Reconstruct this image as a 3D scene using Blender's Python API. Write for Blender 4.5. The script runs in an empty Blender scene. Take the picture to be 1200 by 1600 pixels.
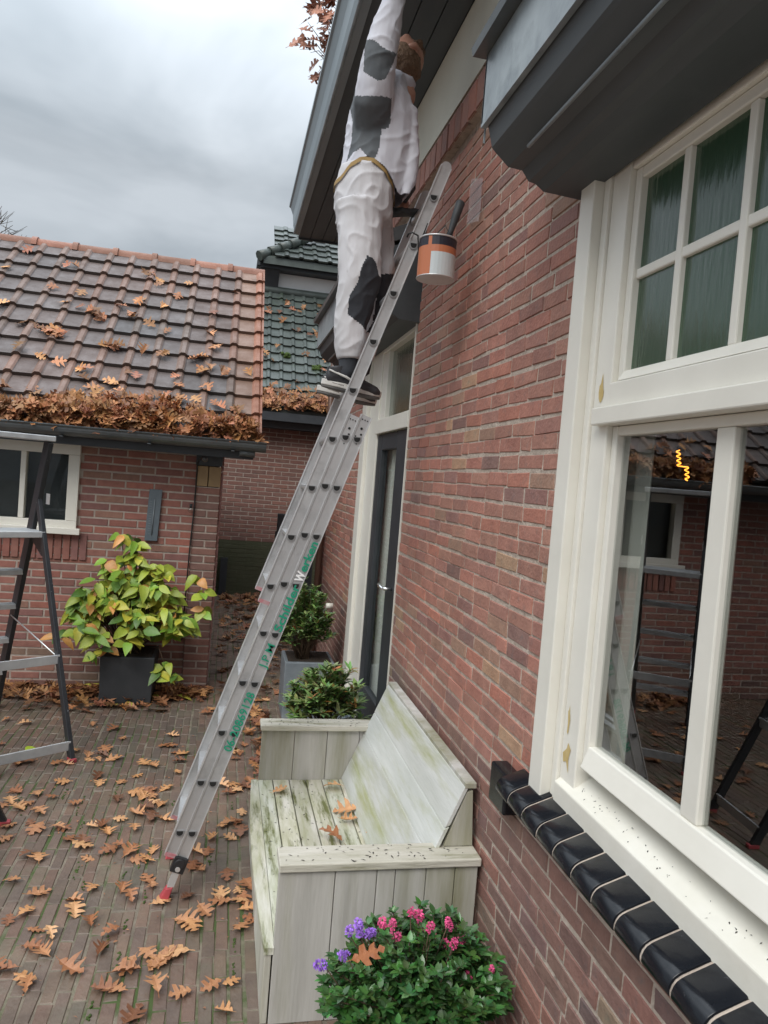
import bpy, bmesh, math, random
from math import radians as RD, sin, cos, pi, sqrt
from mathutils import Vector as V, Matrix, noise
random.seed(7)
sc = bpy.context.scene
col = sc.collection

# ------------------------------------------------------------------ camera
CAM = V((0, 0, 1.85)); FOC = 1150.0
AX_R = V((0.97464, -0.20926, -0.0801))      # filled in below from the roll and vanishing point
_d = V(((355 - 600) / FOC, (733 - 800) / FOC, 1)).normalized()
_h = V((cos(RD(4.6)), sin(RD(4.6)), 0))
_dn = _d.cross(_h).normalized()
if _dn.y < 0: _dn = -_dn
_up = -_dn
_x = _d.cross(_up).normalized()
ROWS = [V((_x[i], _d[i], _up[i])) for i in range(3)]   # camera x, y(down), z(forward) axes in world
cam = bpy.data.cameras.new('camera'); camo = bpy.data.objects.new('camera', cam); col.objects.link(camo)
m = Matrix.Identity(4)
for k, a in enumerate((ROWS[0], -ROWS[1], -ROWS[2])):
    for r in range(3): m[r][k] = a[r]
m.translation = CAM
camo.matrix_world = m
cam.sensor_fit = 'VERTICAL'; cam.sensor_height = 36; cam.sensor_width = 27
cam.lens = 36 * FOC / 1600; cam.clip_start = 0.05; cam.clip_end = 500
sc.camera = camo

def ray(u, v):
    return ROWS[0] * ((u - 600) / FOC) + ROWS[1] * ((v - 800) / FOC) + ROWS[2]
def at(u, v, x=None, y=None, z=None):
    r = ray(u, v)
    if x is not None: t = (x - CAM.x) / r.x
    elif y is not None: t = (y - CAM.y) / r.y
    else: t = (z - CAM.z) / r.z
    return CAM + r * t

# ------------------------------------------------------------------ world, sun, exposure
SUN_EL, SUN_AZ = RD(48), RD(215)            # azimuth clockwise from +Y: light from behind-left
w = bpy.data.worlds.new('World'); sc.world = w; w.use_nodes = True
nt = w.node_tree; nt.nodes.clear(); N = nt.nodes.new; L = nt.links.new
out = N('ShaderNodeOutputWorld'); bgs = N('ShaderNodeBackground'); bgc = N('ShaderNodeBackground')
sky = N('ShaderNodeTexSky'); sky.sky_type = 'NISHITA'; sky.sun_disc = False
sky.sun_elevation = SUN_EL; sky.sun_rotation = SUN_AZ; sky.dust_density = 4
L(sky.outputs[0], bgs.inputs[0]); bgs.inputs[1].default_value = 0.06
tc = N('ShaderNodeTexCoord'); mp = N('ShaderNodeMapping'); mp.inputs['Scale'].default_value = (1.0, 1.0, 2.6)
mp.inputs['Location'].default_value = (0.35, 0.2, 0.1)
L(tc.outputs['Generated'], mp.inputs[0])
n1 = N('ShaderNodeTexNoise'); n1.inputs['Scale'].default_value = 1.9; n1.inputs['Detail'].default_value = 5; n1.inputs['Roughness'].default_value = .5; n1.inputs['Distortion'].default_value = .35
L(mp.outputs[0], n1.inputs['Vector'])
rp = N('ShaderNodeValToRGB')
rp.color_ramp.elements[0].position = .36; rp.color_ramp.elements[0].color = (.225, .262, .295, 1)
rp.color_ramp.elements[1].position = .62; rp.color_ramp.elements[1].color = (.47, .51, .55, 1)
L(n1.outputs['Fac'], rp.inputs[0])
sp = N('ShaderNodeSeparateXYZ'); L(tc.outputs['Generated'], sp.inputs[0])
mr = N('ShaderNodeMapRange'); mr.inputs['From Min'].default_value = 0.35; mr.inputs['From Max'].default_value = 1.0
mr.inputs['To Min'].default_value = 1.0; mr.inputs['To Max'].default_value = 5.2
L(sp.outputs['Z'], mr.inputs['Value'])
L(rp.outputs[0], bgc.inputs[0]); L(mr.outputs[0], bgc.inputs[1])
mx = N('ShaderNodeMixShader'); mx.inputs[0].default_value = .93
L(bgs.outputs[0], mx.inputs[1]); L(bgc.outputs[0], mx.inputs[2]); L(mx.outputs[0], out.inputs[0])
sl = bpy.data.lights.new('sun', 'SUN'); sl.energy = 1.5; sl.angle = RD(35); sl.color = (1, .96, .9)
so = bpy.data.objects.new('sun', sl); col.objects.link(so)
sd = V((sin(SUN_AZ) * cos(SUN_EL), cos(SUN_AZ) * cos(SUN_EL), sin(SUN_EL)))
so.rotation_euler = sd.to_track_quat('Z', 'Y').to_euler()
sc.view_settings.view_transform = 'Standard'; sc.view_settings.look = 'None'; sc.view_settings.gamma = 1
sc.view_settings.exposure = 0.42
sc.render.engine = 'CYCLES'; sc.render.resolution_x = 768; sc.render.resolution_y = 1024

# ------------------------------------------------------------------ materials
def mat(name, c1, c2=None, scale=8, rough=.6, metal=0, bump=0, bscale=None, stretch=(1, 1, 1), tint=False, spec=None,
        trans=0, c3=None, s3=3, t3=(.55, .7), sat_rand=False, rough2=None, detail=6, coord='Object', emit=None):
    m = bpy.data.materials.new(name); m.use_nodes = True
    t = m.node_tree; N = t.nodes.new; L = t.links.new
    b = t.nodes['Principled BSDF']; b.inputs['Roughness'].default_value = rough; b.inputs['Metallic'].default_value = metal
    if spec is not None: b.inputs['Specular IOR Level'].default_value = spec
    tc = N('ShaderNodeTexCoord'); mp = N('ShaderNodeMapping'); mp.inputs['Scale'].default_value = stretch
    L(tc.outputs[coord], mp.inputs[0])
    nz = N('ShaderNodeTexNoise'); nz.inputs['Scale'].default_value = scale; nz.inputs['Detail'].default_value = detail; nz.inputs['Roughness'].default_value = .6
    L(mp.outputs[0], nz.inputs['Vector'])
    mx = N('ShaderNodeMix'); mx.data_type = 'RGBA'
    mx.inputs[6].default_value = (*c1, 1); mx.inputs[7].default_value = (*(c2 or c1), 1)
    rr = N('ShaderNodeMapRange'); rr.inputs['From Min'].default_value = .32; rr.inputs['From Max'].default_value = .68
    L(nz.outputs['Fac'], rr.inputs['Value']); L(rr.outputs[0], mx.inputs[0])
    last = mx.outputs[2]
    if c3:
        n3 = N('ShaderNodeTexNoise'); n3.inputs['Scale'].default_value = s3; n3.inputs['Detail'].default_value = 7; n3.inputs['Roughness'].default_value = .65
        L(mp.outputs[0], n3.inputs['Vector'])
        r3 = N('ShaderNodeMapRange'); r3.inputs['From Min'].default_value = t3[0]; r3.inputs['From Max'].default_value = t3[1]
        L(n3.outputs['Fac'], r3.inputs['Value'])
        m3 = N('ShaderNodeMix'); m3.data_type = 'RGBA'; L(r3.outputs[0], m3.inputs[0]); L(last, m3.inputs[6]); m3.inputs[7].default_value = (*c3, 1)
        last = m3.outputs[2]
    if tint:
        at_ = N('ShaderNodeAttribute'); at_.attribute_name = 'tint'
        mt = N('ShaderNodeMix'); mt.data_type = 'RGBA'; mt.blend_type = 'MULTIPLY'; mt.inputs[0].default_value = 1
        L(last, mt.inputs[6]); L(at_.outputs['Color'], mt.inputs[7]); last = mt.outputs[2]
    if sat_rand:
        oi = N('ShaderNodeObjectInfo'); cr = N('ShaderNodeValToRGB'); cr.color_ramp.interpolation = 'LINEAR'
        e = cr.color_ramp.elements
        e[0].color = (.32, .28, .30, 1); e[1].color = (1.45, 1.75, 1.9, 1); x = e.new(.3); x.color = (.72, .60, .55, 1); x = e.new(.6); x.color = (1, 1, 1, 1); x = e.new(.8); x.color = (1.2, 1.25, 1.1, 1)
        L(oi.outputs['Random'], cr.inputs[0])
        mo = N('ShaderNodeMix'); mo.data_type = 'RGBA'; mo.blend_type = 'MULTIPLY'; mo.inputs[0].default_value = 1; mo.clamp_result = False
        L(last, mo.inputs[6]); L(cr.outputs[0], mo.inputs[7]); last = mo.outputs[2]
    L(last, b.inputs['Base Color'])
    if rough2 is not None:
        r2 = N('ShaderNodeMapRange'); r2.inputs['From Min'].default_value = .35; r2.inputs['From Max'].default_value = .65
        r2.inputs['To Min'].default_value = rough; r2.inputs['To Max'].default_value = rough2
        L(nz.outputs['Fac'], r2.inputs['Value']); L(r2.outputs[0], b.inputs['Roughness'])
    if bump:
        bp = N('ShaderNodeBump'); bp.inputs['Strength'].default_value = 1; bp.inputs['Distance'].default_value = bump
        nb = N('ShaderNodeTexNoise'); nb.inputs['Scale'].default_value = bscale or scale * 3; nb.inputs['Detail'].default_value = 5
        L(mp.outputs[0], nb.inputs['Vector']); L(nb.outputs['Fac'], bp.inputs['Height']); L(bp.outputs[0], b.inputs['Normal'])
    if trans: b.inputs['Transmission Weight'].default_value = trans
    if emit: b.inputs['Emission Color'].default_value = (*emit[:3], 1); b.inputs['Emission Strength'].default_value = emit[3]
    return m

def glass_mat(name, tintc, refl_rough=.02, ior=1.6, bump=0, stretch=(1, 1, 1), body=None, bodyfac=0, boost=1.6):
    m = bpy.data.materials.new(name); m.use_nodes = True
    t = m.node_tree; N = t.nodes.new; L = t.links.new; t.nodes.clear()
    o = N('ShaderNodeOutputMaterial'); tr = N('ShaderNodeBsdfTransparent'); tr.inputs[0].default_value = (*tintc, 1)
    gl = N('ShaderNodeBsdfGlossy'); gl.inputs['Roughness'].default_value = refl_rough
    fr = N('ShaderNodeFresnel'); fr.inputs['IOR'].default_value = ior
    mu = N('ShaderNodeMath'); mu.operation = 'MULTIPLY'; mu.use_clamp = True; mu.inputs[1].default_value = boost
    ge = N('ShaderNodeNewGeometry'); iv = N('ShaderNodeMath'); iv.operation = 'SUBTRACT'; iv.inputs[0].default_value = 1; L(ge.outputs['Backfacing'], iv.inputs[1])
    mb_ = N('ShaderNodeMath'); mb_.operation = 'MULTIPLY'; L(fr.outputs[0], mu.inputs[0]); L(mu.outputs[0], mb_.inputs[0]); L(iv.outputs[0], mb_.inputs[1])
    mx = N('ShaderNodeMixShader'); L(mb_.outputs[0], mx.inputs[0])
    first = tr.outputs[0]
    if body:
        d = N('ShaderNodeBsdfDiffuse'); d.inputs[0].default_value = (*body, 1)
        m2 = N('ShaderNodeMixShader'); m2.inputs[0].default_value = bodyfac; L(tr.outputs[0], m2.inputs[1]); L(d.outputs[0], m2.inputs[2]); first = m2.outputs[0]
    L(first, mx.inputs[1]); L(gl.outputs[0], mx.inputs[2]); L(mx.outputs[0], o.inputs[0])
    if bump:
        tc = N('ShaderNodeTexCoord'); mp = N('ShaderNodeMapping'); mp.inputs['Scale'].default_value = stretch
        nb = N('ShaderNodeTexNoise'); nb.inputs['Scale'].default_value = 20; nb.inputs['Detail'].default_value = 4
        bp = N('ShaderNodeBump'); bp.inputs['Distance'].default_value = bump; bp.inputs['Strength'].default_value = 1
        L(tc.outputs['Object'], mp.inputs[0]); L(mp.outputs[0], nb.inputs['Vector']); L(nb.outputs['Fac'], bp.inputs['Height'])
        L(bp.outputs[0], gl.inputs['Normal']); L(bp.outputs[0], fr.inputs['Normal'])
        if body: L(bp.outputs[0], d.inputs['Normal'])
    return m

M = {}
M['brick'] = mat('house brick', (.41, .200, .150), (.31, .145, .110), 14, .84, tint=True, bump=.004, bscale=70, c3=(.26, .16, .135), s3=22, t3=(.55, .75), rough2=.7)
M['mortar'] = mat('lime mortar', (.54, .455, .38), (.37, .30, .245), 22, .95, bump=.007, bscale=80, c3=(.16, .12, .10), s3=14, t3=(.60, .72))
M['shedbrick'] = mat('shed brick', (.32, .145, .112), (.24, .105, .083), 14, .85, tint=True, bump=.002, bscale=60)
M['shedmortar'] = mat('shed mortar', (.44, .37, .32), (.32, .26, .22), 20, .95, bump=.002, bscale=60)
M['paver'] = mat('wet clay paver', (.180, .124, .095), (.120, .083, .065), 9, .40, tint=True, bump=.003, bscale=55, c3=(.15, .13, .095), s3=4, t3=(.5, .75), rough2=.62)
M['joint'] = mat('sandy mossy joint', (.24, .205, .155), (.13, .105, .08), 9, .95, bump=.004, bscale=60, c3=(.06, .09, .025), s3=2.6, t3=(.47, .58))
M['plaster'] = mat('cream plaster', (.72, .72, .63), (.66, .66, .57), 3, .8, bump=.002, bscale=120)
M['white'] = mat('white gloss paint', (.80, .775, .70), (.74, .715, .64), 4, .32, bump=.0006, bscale=30)
M['whiteold'] = mat('worn cream paint', (.78, .755, .68), (.72, .69, .60), 5, .4, c3=(.62, .47, .22), s3=7, t3=(.66, .74), bump=.001, bscale=30)
M['black'] = mat('black paint', (.030, .034, .039), (.042, .046, .052), 6, .5, bump=.001, bscale=25)
M['soffit'] = mat('dark weathered soffit boards', (.058, .068, .074), (.080, .090, .096), 2.5, .55, stretch=(3, .6, 3), bump=.001)
M['lead'] = mat('grey lead fascia', (.17, .20, .22), (.29, .33, .345), 5, .38, stretch=(1, 1, 1), c3=(.13, .155, .17), s3=6, t3=(.5, .7), bump=.002, bscale=20)
M['gutterblue'] = mat('blue grey painted gutter', (.15, .19, .21), (.20, .245, .265), 3, .35, stretch=(1, .3, 1))
M['zinc'] = mat('dark zinc gutter', (.085, .095, .10), (.13, .14, .145), 6, .4, metal=.3)
M['glaze'] = mat('black glazed tile', (.007, .008, .011), (.012, .014, .018), 5, .16, spec=.35, c3=(.09, .09, .095), s3=34, t3=(.66, .74), bump=.0015, bscale=12)
M['alu'] = mat('brushed aluminium', (.46, .46, .465), (.58, .58, .58), 3, .46, metal=.65, stretch=(1, 1, 1), c3=(.35, .35, .35), s3=9, t3=(.5, .75), bump=.0006, bscale=40)
M['alu2'] = mat('bright aluminium edge', (.70, .70, .70), (.62, .62, .62), 6, .38, metal=.6)
M['rungring'] = mat('rung flange', (.34, .34, .345), (.26, .26, .26), 20, .5, metal=.5)
M['hole'] = mat('dark hollow', (.012, .012, .012), rough=.9)
M['red'] = mat('red rubber', (.45, .06, .07), (.34, .05, .06), 12, .6)
M['fadedred'] = mat('faded red plastic', (.42, .14, .16), (.40, .30, .30), 40, .6)
M['green'] = mat('green lettering', (.01, .27, .16), rough=.5)
M['wlet'] = mat('white lettering', (.85, .85, .85), rough=.5)
M['blackplastic'] = mat('black plastic', (.018, .018, .02), rough=.45)
M['stepblack'] = mat('black powder coat with paint drips', (.02, .022, .026), (.03, .032, .036), 8, .4, c3=(.30, .31, .33), s3=42, t3=(.66, .72))
M['stepalu'] = mat('grey tread aluminium', (.46, .47, .48), (.60, .61, .61), 10, .5, metal=.3, c3=(.6, .6, .6), s3=30, t3=(.66, .72))
M['tile'] = mat('clay roof tile', (1, 1, 1), (.78, .76, .75), 9, .5, tint=True, bump=.003, bscale=40, c3=(.45, .43, .40), s3=5, t3=(.6, .8), rough2=.75)
M['tiledark'] = mat('dark glazed roof tile', (.092, .108, .100), (.060, .072, .064), 6, .42, tint=True, c3=(.06, .085, .05), s3=4, t3=(.6, .75))
M['moss'] = mat('moss', (.07, .11, .02), (.04, .07, .015), 40, .95, bump=.01, bscale=90)
M['leafdead'] = mat('dead oak leaf', (.50, .245, .115), (.35, .155, .07), 26, .5, sat_rand=True, tint=True, bump=.002, bscale=60)
M['leaflit'] = mat('leaf litter', (.40, .19, .09), (.28, .11, .05), 22, .6, tint=True, bump=.002, bscale=50)
M['hydleaf'] = mat('hydrangea leaf', (.40, .46, .055), (.29, .38, .045), 14, .45, tint=True, bump=.002, bscale=60)
M['shrubleaf'] = mat('evergreen shrub leaf', (.12, .185, .07), (.18, .26, .10), 9, .4, tint=True)
M['flowleaf'] = mat('flowering shrub leaf', (.042, .088, .032), (.065, .13, .04), 9, .3, tint=True)
M['stem'] = mat('woody stem', (.12, .075, .045), (.08, .05, .03), 20, .8)
M['pink'] = mat('pink flower', (.52, .045, .15), (.66, .10, .25), 60, .6, tint=True)
M['purple'] = mat('purple flower', (.24, .10, .50), (.34, .17, .60), 60, .6, tint=True)
M['slatepot'] = mat('dark fibreclay pot', (.030, .033, .037), (.045, .048, .052), 6, .6, bump=.001)
M['zincpot'] = mat('grey zinc pot', (.15, .175, .195), (.23, .255, .275), 6, .5, c3=(.27, .30, .32), s3=5, t3=(.55, .75))
M['soil'] = mat('soil', (.03, .02, .014), (.05, .035, .025), 30, .95, bump=.01)
M['bench'] = mat('weathered whitewashed wood', (.60, .58, .55), (.43, .415, .385), 13, .75, stretch=(1, 1, .10), tint=True, c3=(.27, .26, .17), s3=4, t3=(.46, .68), bump=.003, bscale=34)
M['seatwood'] = mat('algae stained seat wood', (.66, .64, .57), (.40, .40, .26), 11, .75, stretch=(2.2, .35, 1), tint=True, c3=(.14, .15, .05), s3=8, t3=(.50, .62), bump=.004, bscale=34)
M['backwood'] = mat('pale painted backrest wood', (.62, .625, .60), (.48, .49, .45), 9, .65, stretch=(1.2, .16, 1.2), tint=True, c3=(.38, .39, .22), s3=6, t3=(.48, .66), bump=.003, bscale=40)
M['armwood'] = mat('lichened arm wood', (.62, .59, .52), (.42, .40, .31), 9, .7, stretch=(.3, 2, 2), tint=True, c3=(.20, .19, .10), s3=9, t3=(.56, .68), bump=.003, bscale=50)
M['speck'] = mat('dark debris', (.02, .018, .015), rough=.8)
M['room'] = mat('dim interior wall', (.16, .14, .12), (.12, .10, .09), 2, .9)
M['curtain'] = mat('sheer curtain', (.78, .77, .72), (.68, .67, .62), 5, .9, stretch=(1, 8, .3))
M['filament'] = mat('glowing filament', (.9, .4, .05), rough=.5, emit=(1, .33, .04, 4))
M['bulbglass'] = glass_mat('clear bulb glass', (.92, .93, .93), .03, 1.5, boost=2.5)
M['plastic'] = glass_mat('clear plastic sheath', (.93, .93, .94), .25, 1.5, bump=.004, stretch=(1, 2, .3), body=(.85, .82, .85), bodyfac=.20, boost=1.5)
M['glass'] = glass_mat('window glass', (.88, .90, .89), .006, 1.5, boost=3.2)
M['greenglass'] = glass_mat('green ribbed cathedral glass', (.12, .40, .16), .16, 1.5, bump=.0016, stretch=(1, 2.6, .4), body=(.045, .115, .06), bodyfac=.55, boost=2.0)
M['dimglass'] = glass_mat('dim window glass', (.88, .90, .89), .02, 1.45, boost=1.0)
M['jacket'] = mat('white work jacket', (.60, .60, .65), (.50, .50, .56), 7, .85, bump=.005, bscale=18, stretch=(1, 1, .35))
M['jacketgrey'] = mat('charcoal jacket panel', (.085, .095, .105), (.12, .13, .14), 7, .85, bump=.004, bscale=16)
M['trouser'] = mat('white painter trousers', (.60, .59, .61), (.50, .49, .50), 9, .88, bump=.006, bscale=18, stretch=(1, 1, .35), c3=(.30, .27, .25), s3=22, t3=(.63, .72))
M['kneepad'] = mat('black knee patch', (.022, .025, .032), (.035, .038, .046), 9, .8, bump=.003)
M['skin'] = mat('skin', (.50, .27, .19), (.44, .22, .16), 15, .5)
M['hair'] = mat('brown hair', (.13, .075, .045), (.20, .12, .07), 60, .7, stretch=(1, 1, 1), bump=.01, bscale=120)
M['belt'] = mat('mustard belt', (.34, .22, .08), rough=.7)
M['glove'] = mat('dark work glove', (.05, .065, .075), (.08, .09, .095), 20, .75, bump=.003)
M['shoe'] = mat('black shoe upper', (.02, .02, .022), (.035, .035, .04), 20, .6)
M['sole'] = mat('off-white sole', (.55, .53, .50), (.45, .43, .40), 20, .6)
M['sole2'] = mat('grey outsole', (.10, .095, .09), rough=.7)
M['orange'] = mat('orange tin label', (.48, .16, .075), rough=.4)
M['tinlabel'] = mat('pale grey tin label', (.50, .56, .58), (.58, .60, .60), 10, .4)
M['tinblack'] = mat('black tin label', (.02, .02, .03), rough=.4, c3=(.5, .5, .5), s3=40, t3=(.68, .73))
M['bark'] = mat('bark', (.10, .075, .055), (.06, .045, .035), 12, .9, bump=.01)
M['oakleaf'] = mat('russet oak leaf', (.42, .19, .12), (.32, .14, .09), 12, .6, tint=True)
M['farbrick'] = M['shedbrick']
M['brownboard'] = mat('brown glazed boarding', (.13, .07, .05), (.16, .095, .07), 4, .3)
M['slate'] = mat('slate grey enamel', (.10, .125, .145), (.13, .155, .175), 12, .5)
M['chrome'] = mat('satin chrome', (.75, .75, .74), rough=.22, metal=1)
M['render'] = mat('white far render', (.84, .85, .84), (.78, .79, .78), 4, .85)
M['yellowstone'] = mat('ochre block', (.36, .25, .13), (.30, .20, .11), 10, .8)
M['algae'] = mat('damp green brick', (.085, .085, .05), (.065, .07, .035), 5, .9)
M['algae2'] = mat('damp green mortar', (.11, .11, .065), (.085, .09, .05), 5, .9)
M['rawwood'] = mat('bare filler patch', (.60, .47, .22), (.50, .36, .14), 30, .8)
M['ground'] = mat('damp earth', (.09, .075, .055), (.06, .05, .04), 3, .95, c3=(.05, .07, .025), s3=1.5)
M['cable'] = mat('black cable', (.015, .015, .015), rough=.5)

# ------------------------------------------------------------------ mesh builder
class MB:
    def __init__(s): s.v = []; s.f = []; s.m = []; s.t = []; s.cur = 0; s.tn = (1, 1, 1); s.sm = False; s.smf = []
    def face(s, ids, tint=None):
        s.f.append(tuple(ids)); s.m.append(s.cur); s.t.append(tint or s.tn); s.smf.append(s.sm)
    def add(s, pts): n = len(s.v); s.v += [tuple(p) for p in pts]; return n
    def quad(s, a, b, c, d, tint=None): n = s.add((a, b, c, d)); s.face((n, n + 1, n + 2, n + 3), tint)
    def poly(s, pts, tint=None): n = s.add(pts); s.face(range(n, n + len(pts)), tint)
    def hexa(s, p, tint=None, be=0):      # p: 8 points, bottom 4 then top 4
        n = s.add(p)
        for q in ((3, 2, 1, 0), (4, 5, 6, 7), (0, 1, 5, 4), (1, 2, 6, 5), (2, 3, 7, 6), (3, 0, 4, 7)): s.face([n + i for i in q], tint)
    def box(s, x0, x1, y0, y1, z0, z1, tint=None):
        s.hexa([(x0, y0, z0), (x1, y0, z0), (x1, y1, z0), (x0, y1, z0), (x0, y0, z1), (x1, y0, z1), (x1, y1, z1), (x0, y1, z1)], tint)
    def bar(s, a, b, wv, hv, tint=None):  # beam from a to b, half extents as vectors
        a, b, wv, hv = V(a), V(b), V(wv), V(hv)
        s.hexa([a - wv - hv, a + wv - hv, a + wv + hv, a - wv + hv, b - wv - hv, b + wv - hv, b + wv + hv, b - wv + hv], tint)
    def prism(s, prof, a, b, fn):         # prof list of 2d, fn(p2, t)->3d at t=a and t=b
        n = len(prof); k = s.add([fn(p, a) for p in prof] + [fn(p, b) for p in prof])
        for i in range(n): j = (i + 1) % n; s.face((k + i, k + j, k + n + j, k + n + i))
        sm = s.sm; s.sm = False; s.face([k + i for i in range(n)][::-1]); s.face([k + n + i for i in range(n)]); s.sm = sm
    def tube(s, pts, rad, seg=8, caps=True, side=None):
        pts = [V(p) for p in pts]; rs = rad if isinstance(rad, (list, tuple)) else [rad] * len(pts)
        sm = s.sm; s.sm = True; base = []; ref = None
        for i, p in enumerate(pts):
            t = (pts[min(i + 1, len(pts) - 1)] - pts[max(i - 1, 0)])
            t = t.normalized() if t.length > 1e-9 else V((0, 0, 1))
            if side is not None: ref = V(side)
            elif ref is None: ref = V((1, 0, 0)) if abs(t.x) < .8 else V((0, 1, 0))
            u = (ref - t * ref.dot(t)).normalized(); v = t.cross(u)
            if side is None: ref = u
            r = rs[i]; ra, rb = (r if isinstance(r, (tuple, list)) else (r, r))
            base.append(s.add([p + u * (ra * cos(2 * pi * k / seg)) + v * (rb * sin(2 * pi * k / seg)) for k in range(seg)]))
        for a, b in zip(base, base[1:]):
            for k in range(seg): j = (k + 1) % seg; s.face((a + k, a + j, b + j, b + k))
        s.sm = sm
        if caps: s.face([base[0] + k for k in range(seg)][::-1]); s.face([base[-1] + k for k in range(seg)])
    def ball(s, c, r, seg=8, rings=5, sc=(1, 1, 1)):
        sm = s.sm; s.sm = True; c = V(c)
        n0 = s.add([c + V((0, 0, r * sc[2]))]); rr = []
        for i in range(1, rings):
            a = pi * i / rings
            rr.append(s.add([c + V((r * sc[0] * sin(a) * cos(2 * pi * k / seg), r * sc[1] * sin(a) * sin(2 * pi * k / seg), r * sc[2] * cos(a))) for k in range(seg)]))
        n1 = s.add([c - V((0, 0, r * sc[2]))])
        for k in range(seg):
            j = (k + 1) % seg; s.face((n0, rr[0] + k, rr[0] + j)); s.face((n1, rr[-1] + j, rr[-1] + k))
            for a, b in zip(rr, rr[1:]): s.face((a + k, b + k, b + j, a + j))
        s.sm = sm
    def mesh(s, name, mats, off=(0, 0, 0)):
        me = bpy.data.meshes.new(name); o = V(off)
        me.from_pydata([tuple(V(p) - o) for p in s.v], [], s.f)
        for mm in (mats if isinstance(mats, (list, tuple)) else [mats]): me.materials.append(M[mm] if isinstance(mm, str) else mm)
        me.polygons.foreach_set('material_index', s.m); me.polygons.foreach_set('use_smooth', s.smf)
        a = me.attributes.new('tint', 'FLOAT_COLOR', 'FACE'); fl = []
        for t in s.t: fl += [t[0], t[1], t[2], 1]
        a.data.foreach_set('color', fl); me.update(); return me
    def build(s, name, mats, parent=None, origin=None, bevel=0, local=False):
        off = V((0, 0, 0)) if local else V(origin) if origin is not None else V((0, 0, 0))
        base = wpos(parent) if parent and not local else V((0, 0, 0))
        if parent and not local and origin is None: off = base
        o = bpy.data.objects.new(name, s.mesh(name, mats, off)); col.objects.link(o)
        if parent: o.parent = parent; o.location = (off - base) if not local else (0, 0, 0)
        elif origin is not None: o.location = origin
        if bevel:
            b = o.modifiers.new('bevel', 'BEVEL'); b.width = bevel; b.segments = 2; b.limit_method = 'ANGLE'; b.angle_limit = RD(40)
        return o
def wpos(o):
    p = V((0, 0, 0))
    while o: p = p + o.location; o = o.parent
    return p
def tag(o, label=None, cat=None, group=None, kind=None):
    if label: o['label'] = label
    if cat: o['category'] = cat
    if group: o['group'] = group
    if kind: o['kind'] = kind
    return o
def empty(name, loc, label, cat, group=None, rz=0):
    o = bpy.data.objects.new(name, None); col.objects.link(o); o.location = loc; o.rotation_euler = (0, 0, rz); o.empty_display_size = .1
    return tag(o, label, cat, group)
def copy_tree(o, parent=None):
    c = o.copy(); col.objects.link(c); c.parent = parent
    for ch in [x for x in bpy.data.objects if x.parent == o]: copy_tree(ch, c)
    return c
R = random.uniform
def jit(c, a): k = R(1 - a, 1 + a); return (c[0] * k * R(1 - a * .3, 1 + a * .3), c[1] * k, c[2] * k)

# ------------------------------------------------------------------ bricks
def rect_minus(u0, u1, holes, z):
    segs = [(u0, u1)]
    for (a, b, c, d) in holes:
        if c < z < d:
            ns = []
            for s0, s1 in segs:
                if b <= s0 or a >= s1: ns.append((s0, s1)); continue
                if a > s0: ns.append((s0, a))
                if b < s1: ns.append((b, s1))
            segs = ns
    return segs
def bricks(mb, O, U, W, Nn, u0, u1, w0, w1, holes, Lb, Hb, joint, tints, mi_brick, mi_mortar, bev=.004, depth=.009, bond=.5, header=0, irr=.0012, tfun=None, lvar=0):
    O, U, W, Nn = V(O), V(U), V(W), V(Nn)
    mb.cur = mi_mortar
    cuts = sorted({w0, w1} | {c for h in holes for c in (h[2], h[3]) if w0 < c < w1})
    for a, b in zip(cuts, cuts[1:]):
        for s0, s1 in rect_minus(u0, u1, holes, (a + b) / 2):
            mb.quad(*[O + U * s + W * t - Nn * depth for s, t in ((s0, a), (s1, a), (s1, b), (s0, b))])
    mb.cur = mi_brick
    nrow = int(round((w1 - w0) / Hb))
    for r in range(nrow):
        a = w0 + r * Hb; b = min(a + Hb - joint, w1)
        u = u0 - Lb + (Lb * bond * (r % 2) if bond else R(0, Lb)); wob = R(-irr, irr)
        while u < u1:
            ln = (Lb if random.random() > header else Lb / 2) * (1 + R(-lvar, lvar))
            e = u + ln - joint
            for s0, s1 in rect_minus(max(u, u0), min(e, u1), holes, (a + b) / 2) if min(e, u1) > max(u, u0) else []:
                if s1 - s0 < .02: continue
                h = R(-.0015, .0018); jj = lambda: R(-irr, irr)
                f = [(s0 + bev, a + bev), (s1 - bev, a + bev), (s1 - bev, b - bev), (s0 + bev, b - bev)]
                g = [(s0, a), (s1, a), (s1, b), (s0, b)]
                fj = [(p[0] + jj(), p[1] + jj() + wob) for p in f]; gj = [(p[0] + (q[0] - p0[0]), p[1] + (q[1] - p0[1])) for p, q, p0 in zip(g, fj, f)]
                k = mb.add([O + U * p[0] + W * p[1] + Nn * h for p in fj] + [O + U * p[0] + W * p[1] - Nn * depth * 1.2 for p in gj])
                t = random.choice(tints); t = jit(t, .10)
                if tfun: t = tfun(s0, a, t)
                mb.face((k, k + 1, k + 2, k + 3), t)
                for i in range(4): j = (i + 1) % 4; mb.face((k + 4 + i, k + 4 + j, k + j, k + i), t)
            u += ln
RED = [(1, 1, 1), (1.1, 1.05, 1.05), (.9, .9, .95), (.8, .85, .95), (1.15, 1.0, .95), (.95, 1.15, 1.1), (1.0, 1.0, 1.0), (1.05, .95, .95)]
REDX = [(1, 1, 1), (1.05, 1.0, 1.0), (.93, .95, .98), (1.0, 1.05, 1.03), (.97, 1, 1.0)] * 3 + RED * 2 + [(1.1, 1.4, 1.2), (.68, .8, .9)]

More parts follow.
